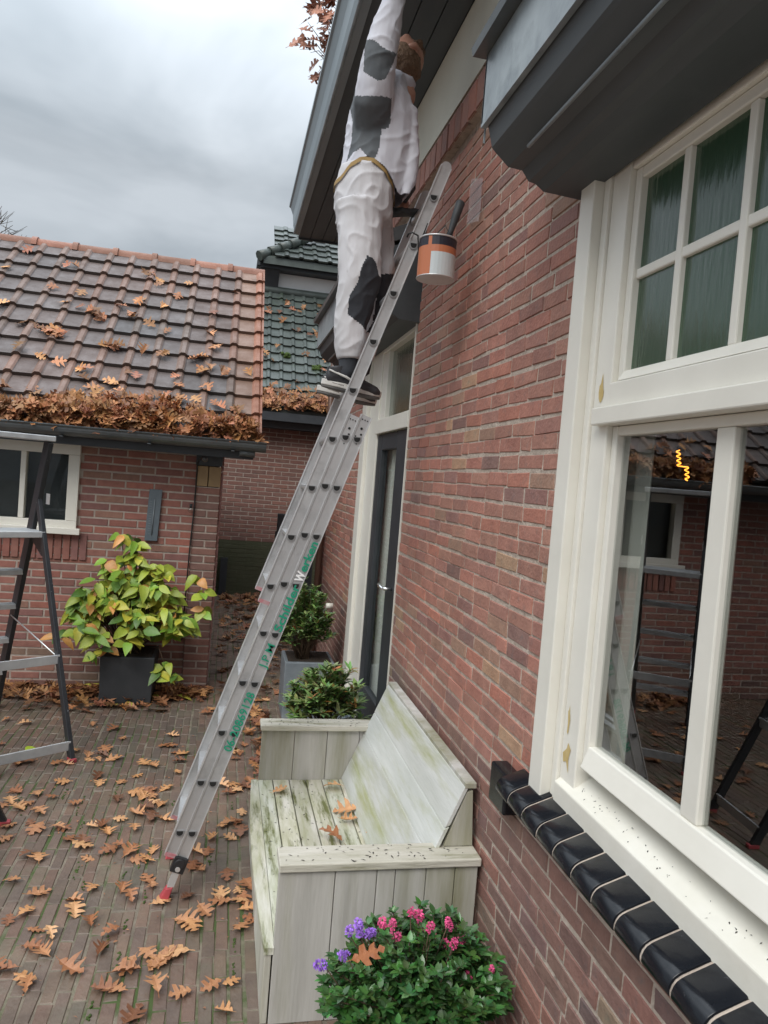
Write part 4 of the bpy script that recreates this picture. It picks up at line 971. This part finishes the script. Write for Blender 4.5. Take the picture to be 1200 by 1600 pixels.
# ================================================================== PLANTS
def simple_leaf(mb, p, d, n, ln, wd, tint, fold=.15, droop=.25):
    d = d.normalized(); s = d.cross(n)
    if s.length < 1e-4: s = d.cross(V((1, 0, 0)))
    s = s.normalized(); n = s.cross(d)
    pr = [(0, .08), (.22, .8), (.45, 1.0), (.72, .72), (1.0, .02)]
    mid, lf, rt = [], [], []
    for t, w_ in pr:
        c = p + d * (ln * t) - n * (droop * ln * t * t); mid.append(c); lf.append(c + s * (wd * w_) + n * (fold * wd * w_)); rt.append(c - s * (wd * w_) + n * (fold * wd * w_))
    k = mb.add(mid + lf + rt); N_ = len(pr); mb.sm = True
    for i in range(N_ - 1):
        mb.face((k + i, k + i + 1, k + N_ + i + 1, k + N_ + i), tint); mb.face((k + i + 1, k + i, k + 2 * N_ + i, k + 2 * N_ + i + 1), tint)
def pot(parent, x, y, w_, h, m_, taper=.9, soil=True):
    g = MB(); a, b = w_ / 2 * taper, w_ / 2
    g.hexa([(x - a, y - a, 0), (x + a, y - a, 0), (x + a, y + a, 0), (x - a, y + a, 0), (x - b, y - b, h), (x + b, y - b, h), (x + b, y + b, h), (x - b, y + b, h)])
    p = g.build('pot', m_, parent, bevel=.008)
    c = b - .025; g = MB(); g.quad((x - c, y - c, h + .002), (x + c, y - c, h + .002), (x + c, y + c, h + .002), (x - c, y + c, h + .002)); g.build('soil', 'soil', p)
    return p
# hydrangea
hx, hy = -.64, 6.02
hyd = empty('hydrangea', (hx, hy, 0), 'yellow-green hydrangea bush in a square black pot against the shed wall', 'potted plant')
pot(hyd, hx, hy - .0, .40, .36, 'slatepot', .95)
g = MB(); f = MB(); tips = []
for _ in range(80):
    an, r_ = R(0, 2 * pi), sqrt(random.random())
    ex, ey = hx - .03 + r_ * .50 * cos(an) + .0, hy - .08 + r_ * .22 * sin(an) - .03
    topz = 1.09 - .56 * r_ ** 2.2 + R(-.16, .05) + (.16 if r_ < .22 else 0)
    ey = min(ey, YS - .08)
    a = V((hx + R(-.08, .08), hy + R(-.08, .08), .36)); b = V((ex, ey, topz)); mid = (a + b) / 2 + V((R(-.03, .03), 0, .08))
    g.tube([a, mid, b], [.006, .005, .003], 5); tips += [(b, 1)] ; tips += [(mid.lerp(b, R(.3, .9)), .8) for _ in range(2)]
low = [(V((-.36, 5.86, .30)), 1), (V((-.31, 5.84, .22)), 1), (V((-.42, 5.86, .26)), 1), (V((-.12, 5.97, .72)), 1), (V((-.10, 5.97, .86)), 1), (V((-.18, 5.97, .97)), 1)]
g.tube([V((-.50, 6.0, .40)), V((-.42, 5.9, .42)), V((-.36, 5.85, .28))], .004, 5)
for b, sc_ in tips + low:
    cnt = random.choice((3, 4, 4, 5)); an0 = R(0, 6.28)
    for k in range(cnt):
        an = an0 + k * 2 * pi / cnt + R(-.4, .4); d_ = V((cos(an), sin(an) * .9 - .25, R(-.35, .35)))
        r_ = random.random()
        t = (1, 1, 1) if r_ < .38 else (1.45, 1.12, 1.1) if r_ < .58 else (.6, .85, .8) if r_ < .84 else (1.9, .75, 1.8) if r_ < .92 else (.28, .45, .6)
        b_ = R(.8, 1.15); t = tuple(c * b_ for c in t)
        simple_leaf(f, b + V((R(-.03, .03), R(-.03, .03), R(-.02, .02))), d_ + V((0, -.1, -.25)), V((R(-.6, .6), R(-1.2, -.3), R(.4, 1.1))), R(.085, .145) * sc_, R(.028, .044) * sc_, t, fold=R(.1, .5), droop=R(.05, .8))
g.build('stem', 'stem', hyd); f.build('foliage', 'hydleaf', hyd)
g = MB()
for (u, v) in ((140, 1072), (160, 1068), (200, 1095), (248, 1090), (275, 1085), (180, 1102), (40, 1174)):
    p = at(u, v, z=.03); X, Y, Z = rframe((0, 0, 1), .3); simple_leaf(g, p, X, Z, .14, .035, (1.5, 1.15, 1.5) if u > 60 else (1.2, 1.3, .8))
tag(g.build('hydrangea_litter', 'hydleaf'), kind='stuff')

def shrub(root, c, rad, hgt, nst, nl, ln, wd, m_, col_fn, z0, up=.7):
    g = MB(); f = MB()
    for _ in range(nst):
        an, r_ = R(0, 2 * pi), sqrt(random.random()); b = V((c[0] + rad[0] * r_ * cos(an), c[1] + rad[1] * r_ * sin(an), z0 + hgt * (1 - .5 * r_ ** 2.2) * R(.45, 1.10)))
        a = V((c[0] + R(-.04, .04), c[1] + R(-.04, .04), z0)); md = a.lerp(b, .5) + V((0, 0, .04)) + (b - a) * V((.12, .12, 0)).length * 0
        g.tube([a, md, b], [.004, .003, .002], 4); dr = (b - md).normalized()
        bsh = R(.7, 1.25)
        for k in range(nl):
            t = k / nl; p = md.lerp(b, .15 + .85 * t) if k > nl * .15 else b
            an = R(0, 2 * pi); o_ = V((cos(an), sin(an), R(-.1, .5))); d_ = (o_ + dr * up * (.4 + t))
            simple_leaf(f, p, d_, V((0, 0, 1)), ln * R(.7, 1.15), wd * R(.8, 1.2), tuple(x * bsh * R(.75, 1.25) for x in col_fn(t)), droop=R(0, .3))
    g.build('stem', 'stem', root); f.build('foliage', m_, root)
sc1 = lambda t: (1.0 + .3 * t, 1.0 + .35 * t, 1.0) if random.random() > .03 else (2.2, .7, .6)
sh1 = empty('potted_shrub', (.70, 5.42, 0), 'taller bushy evergreen in a tall grey square pot beside the door', 'potted plant', 'evergreens in grey pots by the door')
pot(sh1, .715, 5.68, .38, .44, 'zincpot', .97)
shrub(sh1, (.67, 5.62), (.22, .2), .62, 150, 22, .055, .0105, 'shrubleaf', sc1, .42)
sh2 = empty('potted_shrub', (.70, 4.45, 0), 'lower leafy evergreen with reddish tips just behind the far arm of the bench', 'potted plant', 'evergreens in grey pots by the door')
pot(sh2, .705, 4.45, .30, .28, 'zincpot', .95)
shrub(sh2, (.69, 4.43), (.245, .2), .44, 95, 20, .07, .0115, 'shrubleaf', lambda t: (1.15 + .3 * t, 1.15 + .3 * t, 1.1) if random.random() > .06 else (2.6, .8, .7), .27)
# flowering shrub in front of the bench
fs = empty('flowering_shrub', (.66, 2.1, 0), 'leafy green shrub with pink and purple flower heads in front of the bench', 'potted plant')
pot(fs, .68, 2.08, .30, .18, 'slatepot', .9)
shrub(fs, (.67, 2.09), (.29, .22), .385, 420, 30, .032, .0080, 'flowleaf', lambda t: (1, 1.1 + .3 * t, 1) if random.random() > .05 else (2.0, 2.2, 2.4), .14)
def flower(u, v, y, key, s=1):
    p = at(u, v, y=y); g = MB(); st_ = MB()
    ax_ = V((R(-.3, .3), -.3, 1)).normalized()
    if key == 'purple' and u < 540: ax_ = V((-.8, -.3, .3)).normalized()
    for k in range(46):
        a, t = R(0, 2 * pi), R(0, 1); r_ = .0095 * s * sqrt(1 - (t - .35) ** 2 * 1.5) if (t - .35) ** 2 * 1.5 < 1 else .002
        e1 = ax_.cross(V((1, 0, 0))).normalized(); e2 = ax_.cross(e1); o_ = e1 * cos(a) + e2 * sin(a)
        c = p + ax_ * (t - .4) * .028 * s + o_ * r_; b_ = R(.6, 1.5)
        simple_leaf(g, c - o_ * .004, o_ + ax_ * .3, ax_, .009 * s, .003 * s, (b_, b_, b_))
    st_.tube([p - ax_ * .01, V((.67 + (p.x - .67) * .7, 2.1 + (p.y - 2.1) * .7, p.z - .12))], .0018, 4)
    o = g.build('flower_head', key, fs); st_.build('flower_stalk', 'stem', o)
for (u, v, s) in ((598, 1443, 1.1), (613, 1445, 1), (643, 1427, 1), (655, 1432, 1.1), (672, 1450, 1), (613, 1466, 1), (622, 1465, .9), (657, 1450, 1), (675, 1462, 1), (674, 1476, 1.1), (700, 1440, .8), (702, 1447, 1), (696, 1475, 1), (709, 1475, 1), (720, 1470, 1.1), (740, 1469, 1.1), (616, 1476, .8), (727, 1530, 1.3), (738, 1542, 1.2), (768, 1515, .8)): flower(u, v, R(2.0, 2.1), 'pink', s)
for (u, v, s) in ((502, 1508, 1.2), (538, 1494, 1.2), (546, 1455, 1), (560, 1445, 1.1), (562, 1458, 1), (575, 1460, 1), (582, 1458, .9)): flower(u, v, 2.05, 'purple', s)
p = at(575, 1492, y=1.93); M['leafshrub'] = mat('orange brown leaf', (.36, .13, .045), (.26, .085, .03), 30, .5); o = put_leaf(p, 'large orange-brown oak leaf caught in the flowering shrub', None, tilt=.1, s=.62, rz=.3); o.rotation_euler = (RD(28), RD(-10), .2); o.scale = (.75, .6, .6); o.data = o.data.copy(); o.data.materials[0] = M['leafshrub']

# ================================================================== TREES BEHIND
def tree(name, base, label, crown_pts, leaves, lsize, hgt):
    rt = empty(name, base, label, 'tree'); base = V(base)
    g = MB(); top = base + V((0, 0, hgt)); g.tube([base, base.lerp(top, .5) + V((.1, 0, 0)), top], [.28, .2, .08], 10)
    f = MB()
    for c in crown_pts:
        c = V(c); st_ = base.lerp(top, R(.55, .95)); md = st_.lerp(c, .55) + V((0, 0, .4)); g.tube([st_, md, c], [.06, .03, .008], 6)
        for k in range(10):
            e = c + V((R(-.5, .5), R(-.5, .5), R(-.45, .45))) * 1.0; g.tube([md.lerp(c, R(.6, 1)), (c + e) / 2 + V((0, 0, .05)), e], [.010, .007, .003], 4)
            for _ in range(leaves):
                X, Y, Z = rframe((0, -.6, .5), .8); b_ = R(.7, 1.3); leaf_geo(f, e + V((R(-.12, .12), R(-.12, .12), R(-.12, .12))), R(*lsize), X, Y, Z, tint=(b_, b_, b_), seed=random.randint(0, 9999))
    g.build('trunk', 'bark', rt)
    if leaves: f.build('crown', 'oakleaf', rt)
cr = []
for (u, v) in ((512, 25), (535, 15), (528, 75), (510, 85), (560, 60), (520, -30), (560, -40), (600, 20)): cr.append(at(u, v, y=13.5))
cr += [at(496, 200, y=13.5) + V((.45, 0, -.1))] + [(R(2, 6), R(12.5, 15), R(7, 11)) for _ in range(12)]
tree('oak_tree', (4.2, 13.8, 0), 'russet leaved oak whose twigs show past the house gutter at the top', cr, 2, (.22, .34), 9)
rt = empty('bare_tree', (-5.2, 14.5, 0), 'leafless tree with thin twigs behind the shed ridge at the far left', 'tree')
g = MB(); g.tube([(-5.2, 14.5, 0), (-5.0, 14.5, 3.5), (-4.8, 14.5, 5.2)], [.15, .1, .04], 8); g.build('trunk', 'bark', rt)
g = MB()
for (u, v) in ((5, 345), (20, 352), (28, 360), (12, 330), (-10, 340), (3, 322), (50, 376)):
    e = at(u, v, y=14.5); b = V((-4.85, 14.5, 5.0)); g.tube([b, b.lerp(e, .5) + V((R(-.1, .1), 0, R(0, .1))), e], [.016, .010, .004], 4)
    for _ in range(6):
        q_ = b.lerp(e, R(.5, 1)); g.tube([q_, q_ + V((R(-.3, .3), 0, R(0, .3)))], [.006, .003], 4)
g.build('crown', 'bark', rt)

# ================================================================== PAINTER
def PX(u, v, y): return at(u, v, y=y)
def blob(name, parts, mats, matfn=None, voxel=.011, smooth=6, wr=0, wscale=(9, 9, 5), parent=None, origin=None, cut=None):
    g = MB()
    for p in parts:
        if p[0] == 't': g.tube(p[1], p[2], 16, True, p[3] if len(p) > 3 else None)
        elif p[0] == 'b': g.ball(p[1], p[2], 16, 10, p[3] if len(p) > 3 else (1, 1, 1))
        elif p[0] == 'h': g.hexa(p[1])
    me = g.mesh(name + '_src', mats); o = bpy.data.objects.new('tmp', me); col.objects.link(o)
    r = o.modifiers.new('r', 'REMESH'); r.mode = 'VOXEL'; r.voxel_size = voxel
    s = o.modifiers.new('s', 'SMOOTH'); s.iterations = smooth; s.factor = .5
    dg = bpy.context.evaluated_depsgraph_get(); m2 = bpy.data.meshes.new_from_object(o.evaluated_get(dg)); bpy.data.objects.remove(o)
    m2.name = name
    if wr:
        nn = [v.normal.copy() for v in m2.vertices]
        for v, n_ in zip(m2.vertices, nn):
            c = v.co; a = noise.noise(V((c.x * wscale[0], c.y * wscale[1], c.z * wscale[2]))); b = 1 - abs(noise.noise(V((c.x * wscale[0] * 1.7 + c.z * 6, c.y * 12, c.z * wscale[2] * 2.6 - c.x * 8)))) * 2
            v.co = c + n_ * (wr * (a * .9 + (b ** 2 if b > 0 else 0) * .55 - .2))
    if cut:
        bm = bmesh.new(); bm.from_mesh(m2); bmesh.ops.delete(bm, geom=[f for f in bm.faces if cut(f.calc_center_median())], context='FACES'); bm.to_mesh(m2); bm.free()
    m2.materials.clear()
    for x in mats: m2.materials.append(M[x])
    for p in m2.polygons:
        p.use_smooth = True; p.material_index = matfn(p.center, p.normal) if matfn else 0
    off = V(origin)
    for v in m2.vertices: v.co = v.co - off
    ob = bpy.data.objects.new(name, m2); col.objects.link(ob)
    if parent: ob.parent = parent; ob.location = off - wpos(parent)
    else: ob.location = off
    return ob
yc, yn, yf = 3.37, 3.27, 3.46
OR = V((.52, yc, 2.24))
hd = PX(632, 93, 3.40); nk = PX(628, 132, 3.38)
hip = PX(572, 296, yc); chest = PX(600, 190, yc); sh_n = PX(583, 158, 3.22); sh_f = PX(612, 160, 3.52)
el_n = PX(592, 88, 3.16); wr_n = PX(617, -8, 3.14); hand_n = PX(626, -22, 3.14)
kn_n = PX(553, 436, yn - .02); an_n = PX(545, 566, yn); kn_f = PX(594, 432, yf); an_f = PX(566, 560, yf)
hipn, hipf = hip + V((0, -.085, -.03)), hip + V((.015, .085, -.03))
el_f = PX(590, 292, 3.60); wr_f = PX(634, 322, 3.50); hand_f = PX(653, 318, 3.47)
up_t = (hd - nk).normalized()
# face looks up and to the right
fd = V((-.30, .30, .90)).normalized(); bk = V((-.80, -.1, .15)); bk = (bk - fd * bk.dot(fd)).normalized()   # fd: face direction, bk: crown direction
sd_y = fd.cross(bk).normalized(); sd_y = sd_y if sd_y.y > 0 else -sd_y
hs = [('b', hd, .092, (1, .82, 1)), ('b', hd + bk * .022 - fd * .018, .088, (1, .84, 1)), ('b', hd - bk * .045 + fd * .030, .060, (1, .85, 1)),
      ('t', [nk - V((.02, 0, .06)), nk.lerp(hd, .6) - fd * .02, hd - fd * .01], [.060, .056, .055]),
      ('t', [hd + fd * .085 + bk * .022, hd + fd * .104 - bk * .008, hd + fd * .112 - bk * .020, hd + fd * .088 - bk * .026], [.008, .012, .014, .008]),
      ('b', hd + fd * .082 + bk * .040, .022, (1, 1.8, 1)), ('b', hd + fd * .076 - bk * .058, .022, (1, 1.2, .8)), ('b', hd - bk * .085 + fd * .055, .028)]
for s_ in (-1, 1):
    e_ = hd + sd_y * s_ * .078 - bk * .008 - fd * .012
    hs += [('t', [e_ - bk * .022, e_ + sd_y * s_ * .010, e_ + bk * .026], [.010, .016, .013]), ('b', hd + fd * .066 - bk * .01 + sd_y * s_ * .045, .024)]
# both hands join the body: near hand up to the eave, far hand on the rung
def hand_parts(w, h, curl_dir, thumb_dir, sidev, r=.0095, spread=.020, closed=.7):
    d = (h - w).normalized(); pr_ = []
    palm = h; pr_.append(('t', [w, w.lerp(palm, .5), palm, palm + d * .03], [(.024, .030), (.020, .036), (.016, .042), (.013, .040)], tuple(curl_dir)))
    for k in range(4):
        b = palm + d * .028 + sidev * ((k - 1.5) * spread); l_ = (.040, .044, .042, .034)[k]
        a1 = b + (d * .8 + curl_dir * .35 * closed) * l_; a2 = a1 + (d * (.75 - .9 * closed) + curl_dir * .9 * closed).normalized() * l_ * .75; a3 = a2 + (-d * .5 * closed + curl_dir * .7).normalized() * l_ * .55
        pr_.append(('t', [b - d * .01, b, a1, a2, a3], [r, r, r * .95, r * .9, r * .7]))
    tb = w.lerp(palm, .35) + sidev * -1.6 * spread
    pr_.append(('t', [tb, tb + (thumb_dir + d * .5).normalized() * .035, tb + (thumb_dir * .5 + d + curl_dir * .5).normalized() * .062], [.012, .011, .008]))
    return pr_
cd = V((1, 0, .1)).normalized(); dN = (hand_n - wr_n).normalized(); sN = dN.cross(cd).normalized()
hn = hand_parts(wr_n, wr_n + dN * .085, cd, cd, sN)
body = [('t', [nk - V((.03, 0, .05)), chest, hip, hip - V((0, 0, .1))], [(.05, .08), (.09, .14), (.09, .13), (.06, .1)]),
        ('t', [sh_n, el_n, wr_n], [.045, .040, .028]), ('t', [sh_f, el_f, wr_f], [.045, .038, .026]),
        ('t', [sh_n + V((0, .03, -.02)), sh_f + V((0, -.03, -.02))], [.055, .055]), ('t', [sh_n, nk - V((.0, 0, .05)), sh_f], [.05, .07, .05]),
        ('t', [hipn, kn_n, an_n], [.07, .05, .035]), ('t', [hipf, kn_f, an_f], [.07, .05, .035]),
        ('t', [an_n, an_n + V((.0, 0, -.05))], [.03, .03]), ('t', [an_f, an_f + V((.0, 0, -.05))], [.03, .03])]
person = blob('person', hs + hn + body, ['skin'], None, voxel=.0065, smooth=2, origin=OR)
tag(person, 'person in white work clothes with black knee patches standing on the ladder, arm raised', 'person')
# eyes and brows
g = MB()
for s_ in (-1, 1): g.ball(hd + fd * .080 + bk * .014 + sd_y * s_ * .030, .011, 8, 6)
g.build('eye', 'sole', person)
g = MB()
for s_ in (-1, 1): g.ball(hd + fd * .0895 + bk * .015 + sd_y * s_ * .030, .0045, 6, 4)
g.build('iris', 'shoe', person)
# hair & beard
def scalp(c, n):
    return 0
hair = blob('hair', [('b', hd + bk * .028 - fd * .034, .094, (1, .86, 1)), ('b', hd + bk * .010 - fd * .058, .070, (1, .95, 1)), ('t', [hd - fd * .055 - bk * .02, hd - fd * .06 - bk * .055], [.055, .035])], ['hair'], None, voxel=.007, smooth=2, wr=.006, wscale=(40, 40, 40), parent=person, origin=hd)
beard = blob('beard', [('b', hd - bk * .068 + fd * .045, .050, (1.0, .95, .85)), ('b', hd - bk * .092 + fd * .050, .032), ('t', [hd - bk * .02 + fd * .02 - sd_y * .066, hd - bk * .065 + fd * .03 - sd_y * .052], [.018, .028]), ('t', [hd - bk * .02 + fd * .02 + sd_y * .066, hd - bk * .065 + fd * .03 + sd_y * .052], [.018, .028])], ['hair'], None, voxel=.007, smooth=2, wr=.006, wscale=(40, 40, 40), parent=person, origin=hd)
# jacket
def sec(u0, u1, v, y, d): a, b = PX(u0, v, y), PX(u1, v, y); return (a + b) / 2, ((b - a).length / 2, d)
rows_j = [(606, 634, 124, .075), (578, 642, 142, .13), (553, 647, 162, .165), (544, 650, 195, .17), (541, 650, 225, .165), (536, 648, 255, .16), (530, 643, 280, .155), (529, 628, 300, .15)]
cp_, rr = [], []
for a, b, v, d_ in rows_j: c, r_ = sec(a, b, v, yc, d_); cp_.append(c); rr.append(r_)
sleeve_n = ('t', [PX(588, 232, 3.35), PX(584, 195, 3.29), sh_n, PX(587, 128, 3.19), el_n, PX(600, 60, 3.15), wr_n], [.05, .088, .086, .080, .074, .066, .050])
sleeve_f = ('t', [sh_f, PX(604, 230, 3.58), el_f + V((0, -.02, 0)), wr_f.lerp(el_f, .35)], [.08, .072, .062, .052])
collar = ('t', [PX(622, 146, yc), PX(629, 124, yc)], [(.062, .062), (.060, .060)])
flap = ('t', [PX(640, 170, 3.28), PX(645, 240, 3.27), PX(640, 285, 3.27), PX(630, 315, 3.28)], [(.035, .03), (.03, .03), (.028, .03), (.012, .03)])
def inpoly(u, v, P):
    r = False
    for (x0, y0), (x1, y1) in zip(P, P[1:] + P[:1]):
        if (y0 > v) != (y1 > v) and u < (x1 - x0) * (v - y0) / (y1 - y0) + x0: r = not r
    return r
SIDE = [(551, 138), (612, 154), (610, 190), (607, 200), (596, 202), (594, 228), (584, 252), (574, 244), (563, 232), (552, 238), (541, 254), (549, 222), (551, 190), (547, 170)]
BAND = [(570, 62), (585, 62), (598, 74), (620, 84), (612, 104), (602, 124), (590, 126), (568, 112)]
KNEE = [(574, 399), (582, 402), (588, 412), (592, 430), (600, 440), (600, 520), (576, 522), (563, 506), (543, 491), (546, 462), (559, 441), (566, 415)]
def jmat(c, n):
    u, v = camera_uv(c)
    if c.y < 3.30 and v < 152 and inpoly(u, v, BAND): return 1
    if c.y < yc + .03 and n.y < .4 and inpoly(u, v, SIDE) and not (v < 150 and c.y < 3.20): return 1
    return 0
def camera_uv(c):
    d = V(c) - CAM; x, y, z = (ROWS[k].dot(d) for k in range(3)); return 600 + FOC * x / z, 800 + FOC * y / z
HEM = [(500, 290), (528, 284), (542, 268), (558, 263), (574, 268), (590, 281), (603, 298), (613, 314), (628, 318), (642, 300), (700, 290)]
def hemv(u):
    for (a, va), (b, vb) in zip(HEM, HEM[1:]):
        if a <= u <= b: return va + (vb - va) * (u - a) / (b - a)
    return 300
def jcut(c):
    u, v = camera_uv(V((c.x, yc, c.z))); return v > hemv(u)
jacket = blob('jacket', [('t', cp_, rr, (1, 0, 0)), sleeve_n, sleeve_f, collar, flap], ['jacket', 'jacketgrey'], jmat, voxel=.0055, smooth=14, wr=.009, wscale=(6, 6, 5), parent=person, origin=chest, cut=jcut)
# trousers
def leg(pts):
    cs, rs_ = [], []
    for a, b, v, y, d_ in pts: c, r_ = sec(a, b, v, y, d_); cs.append(c); rs_.append(r_)
    return ('t', cs, rs_, (1, 0, 0))
pelvis = leg([(530, 618, 272, yc, .155), (524, 616, 300, yc, .165), (523, 612, 330, yc, .165), (526, 612, 352, yc, .15)])
legn = leg([(523, 600, 320, 3.29, .10), (527, 597, 360, 3.28, .10), (529, 594, 400, yn - .01, .095), (530, 594, 430, yn - .02, .09), (524, 585, 470, yn - .01, .085), (520, 575, 505, yn, .08), (524, 570, 540, yn, .075), (527, 566, 562, yn, .065)])
legf = leg([(545, 614, 330, 3.45, .10), (555, 614, 380, 3.46, .09), (566, 616, 430, yf, .085), (560, 606, 480, yf, .08), (548, 590, 540, yf, .07), (546, 584, 562, yf, .065)])
def tmat(c, n):
    u, v = camera_uv(c)
    if c.y < 3.37: return 1 if inpoly(u, v, KNEE) else 0
    return 1 if v > 428 and v < 520 and n.x > -.1 else 0
trousers = blob('trousers', [pelvis, legn, legf], ['trouser', 'kneepad'], tmat, voxel=.0055, smooth=14, wr=.011, wscale=(5.5, 5.5, 4.5), parent=person, origin=hip)
# belt
from mathutils.bvhtree import BVHTree
tm = trousers.data; tof = wpos(trousers)
bvh = BVHTree.FromPolygons([v.co + tof for v in tm.vertices], [tuple(p.vertices) for p in tm.polygons])
g = MB(); ring = []
for k in range(49):
    a = 2 * pi * k / 48; cx = PX(572, 290, yc); dv_ = V((cos(a), sin(a), 0))
    q_ = cx + dv_ * .15; u_, v_ = camera_uv(V((q_.x, yc, q_.z))); v_ = hemv(u_) + 5; zz = PX(u_, v_, yc).z
    q_ = V((cx.x, cx.y, zz)) + dv_ * .4; h_ = bvh.ray_cast(q_, -dv_)
    p_ = h_[0] if h_[0] is not None else V((cx.x, cx.y, zz)) + dv_ * .15
    ring.append((p_, dv_))
n0 = g.add([p + d * .006 + V((0, 0, .010)) for p, d in ring] + [p + d * .007 - V((0, 0, .010)) for p, d in ring]); g.sm = True
for k in range(48): g.face((n0 + k, n0 + k + 1, n0 + 49 + k + 1, n0 + 49 + k))
g.build('belt', 'belt', person)
# socks and shoes
for (an, yy, du, dv) in ((an_n, yn, 0, 0), (an_f, yf, -7, 10)):
    heel = PX(503 + du, 598 + dv, yy); toe = PX(592 + du, 622 + dv, yy); zs_ = 2.262
    ax_ = V((toe.x - heel.x, 0, toe.z - heel.z)); L_ = ax_.length; ax_.normalize(); upv = V((-ax_.z, 0, ax_.x)); b0 = V((heel.x, yy, heel.z - .01))
    def sp2(s, h, w=0): return b0 + ax_ * (s * L_) + upv * h + V((0, w, 0))
    sock = MB(); sock.tube([an + V((0, 0, .085)), an + V((.002, 0, .02)), an + V((.002, 0, -.04)), sp2(.26, .05)], [(.050, .048), (.052, .050), (.048, .046), (.042, .040)], 14); sock.build('sock', 'kneepad', person)
    blob('shoe', [('t', [sp2(.04, .045), sp2(.22, .052), sp2(.45, .045), sp2(.7, .036), sp2(.90, .030), sp2(.99, .024)], [(.030, .026), (.048, .034), (.044, .038), (.032, .044), (.026, .040), (.014, .022)], tuple(upv)), ('t', [sp2(.22, .05), sp2(.16, .095)], [.040, .042])], ['shoe'], None, voxel=.006, smooth=3, parent=person, origin=sp2(.4, 0))
    g = MB(); prof = []
    for k in range(24):
        a = 2 * pi * k / 24; s = .5 + .5 * cos(a); wd_ = .036 + .008 * cos(a) - .006 * (1 - abs(cos(a)))
        prof.append((s, wd_ * sin(a)))
    def lay(h0, h1, grow, mi, g=g):
        g.cur = mi; n = len(prof); f_ = lambda p, h, gr: sp2(p[0] * (1 + gr) - gr / 2, h + .018 * max(0, p[0] - .75) * 2, p[1] * (1 + gr * 3))
        k = g.add([f_(p, h0, grow) for p in prof] + [f_(p, h1, grow) for p in prof])
        for i in range(n): j = (i + 1) % n; g.face((k + i, k + j, k + n + j, k + n + i))
        g.face([k + i for i in range(n)][::-1]); g.face([k + n + i for i in range(n)])
    lay(-.006, .004, .03, 1); lay(.0045, .030, .05, 0)
    sh_ = g.build('shoe_sole', ['sole', 'sole2'], person, bevel=.003)
    g = MB(); g.tube([sp2(.14, .018, -.047), sp2(.34, .016, -.047)], [(.006, .003), (.006, .003)], 8); g.tube([sp2(.05, .07, -.030), sp2(.35, .055, -.045), sp2(.55, .036, -.048)], [.004, .006, .004], 6); g.build('shoe_trim', 'sole2' if False else 'sole', person)
# glove on the far hand, gripping the rung
rgp = LP(1.103 + 8 * S_, -.1, 3.46); hg = rgp + V((-.045, 0, .03)); wg = rgp + V((-.13, .01, .02))
cdg = V((.55, 0, -.8)).normalized(); dg_ = (rgp + V((0, 0, .035)) - wg).normalized(); sg_ = V((0, -1, 0))
gp = hand_parts(wg, wg + dg_ * .085, cdg, V((0, -1, -.2)).normalized(), V((0, 1, 0)), r=.0115, spread=.021, closed=.9)
gp += [('t', [wg - dg_ * .07, wg - dg_ * .02, wg + dg_ * .01], [.050, .042, .034])]
blob('glove', gp, ['glove'], None, voxel=.006, smooth=2, parent=person, origin=wg)
g = MB(); a = wg + V((.06, -.02, .05)); g.tube([a, a + V((.03, -.01, .07)), a + V((.035, -.01, .12))], [.012, .020, .006], 8); g.build('glove_tab', 'glove', person)
# brush in the raised hand
gb = MB(); hb = wr_n + dN * .10 + cd * .03
rb = empty('paint_brush', hb, 'paint brush held up in the raised hand of the painter at the eave', 'paint brush')
gb.tube([hb + V((0, -.05, -.01)), hb + V((0, .05, .01))], [.010, .013], 8); gb.build('handle', 'brownboard', rb)
gb = MB(); gb.tube([hb + V((0, .05, .01)), hb + V((0, .09, .018)), hb + V((0, .13, .03))], [.018, .02, .016], 8); gb.build('bristles', 'hair', rb)
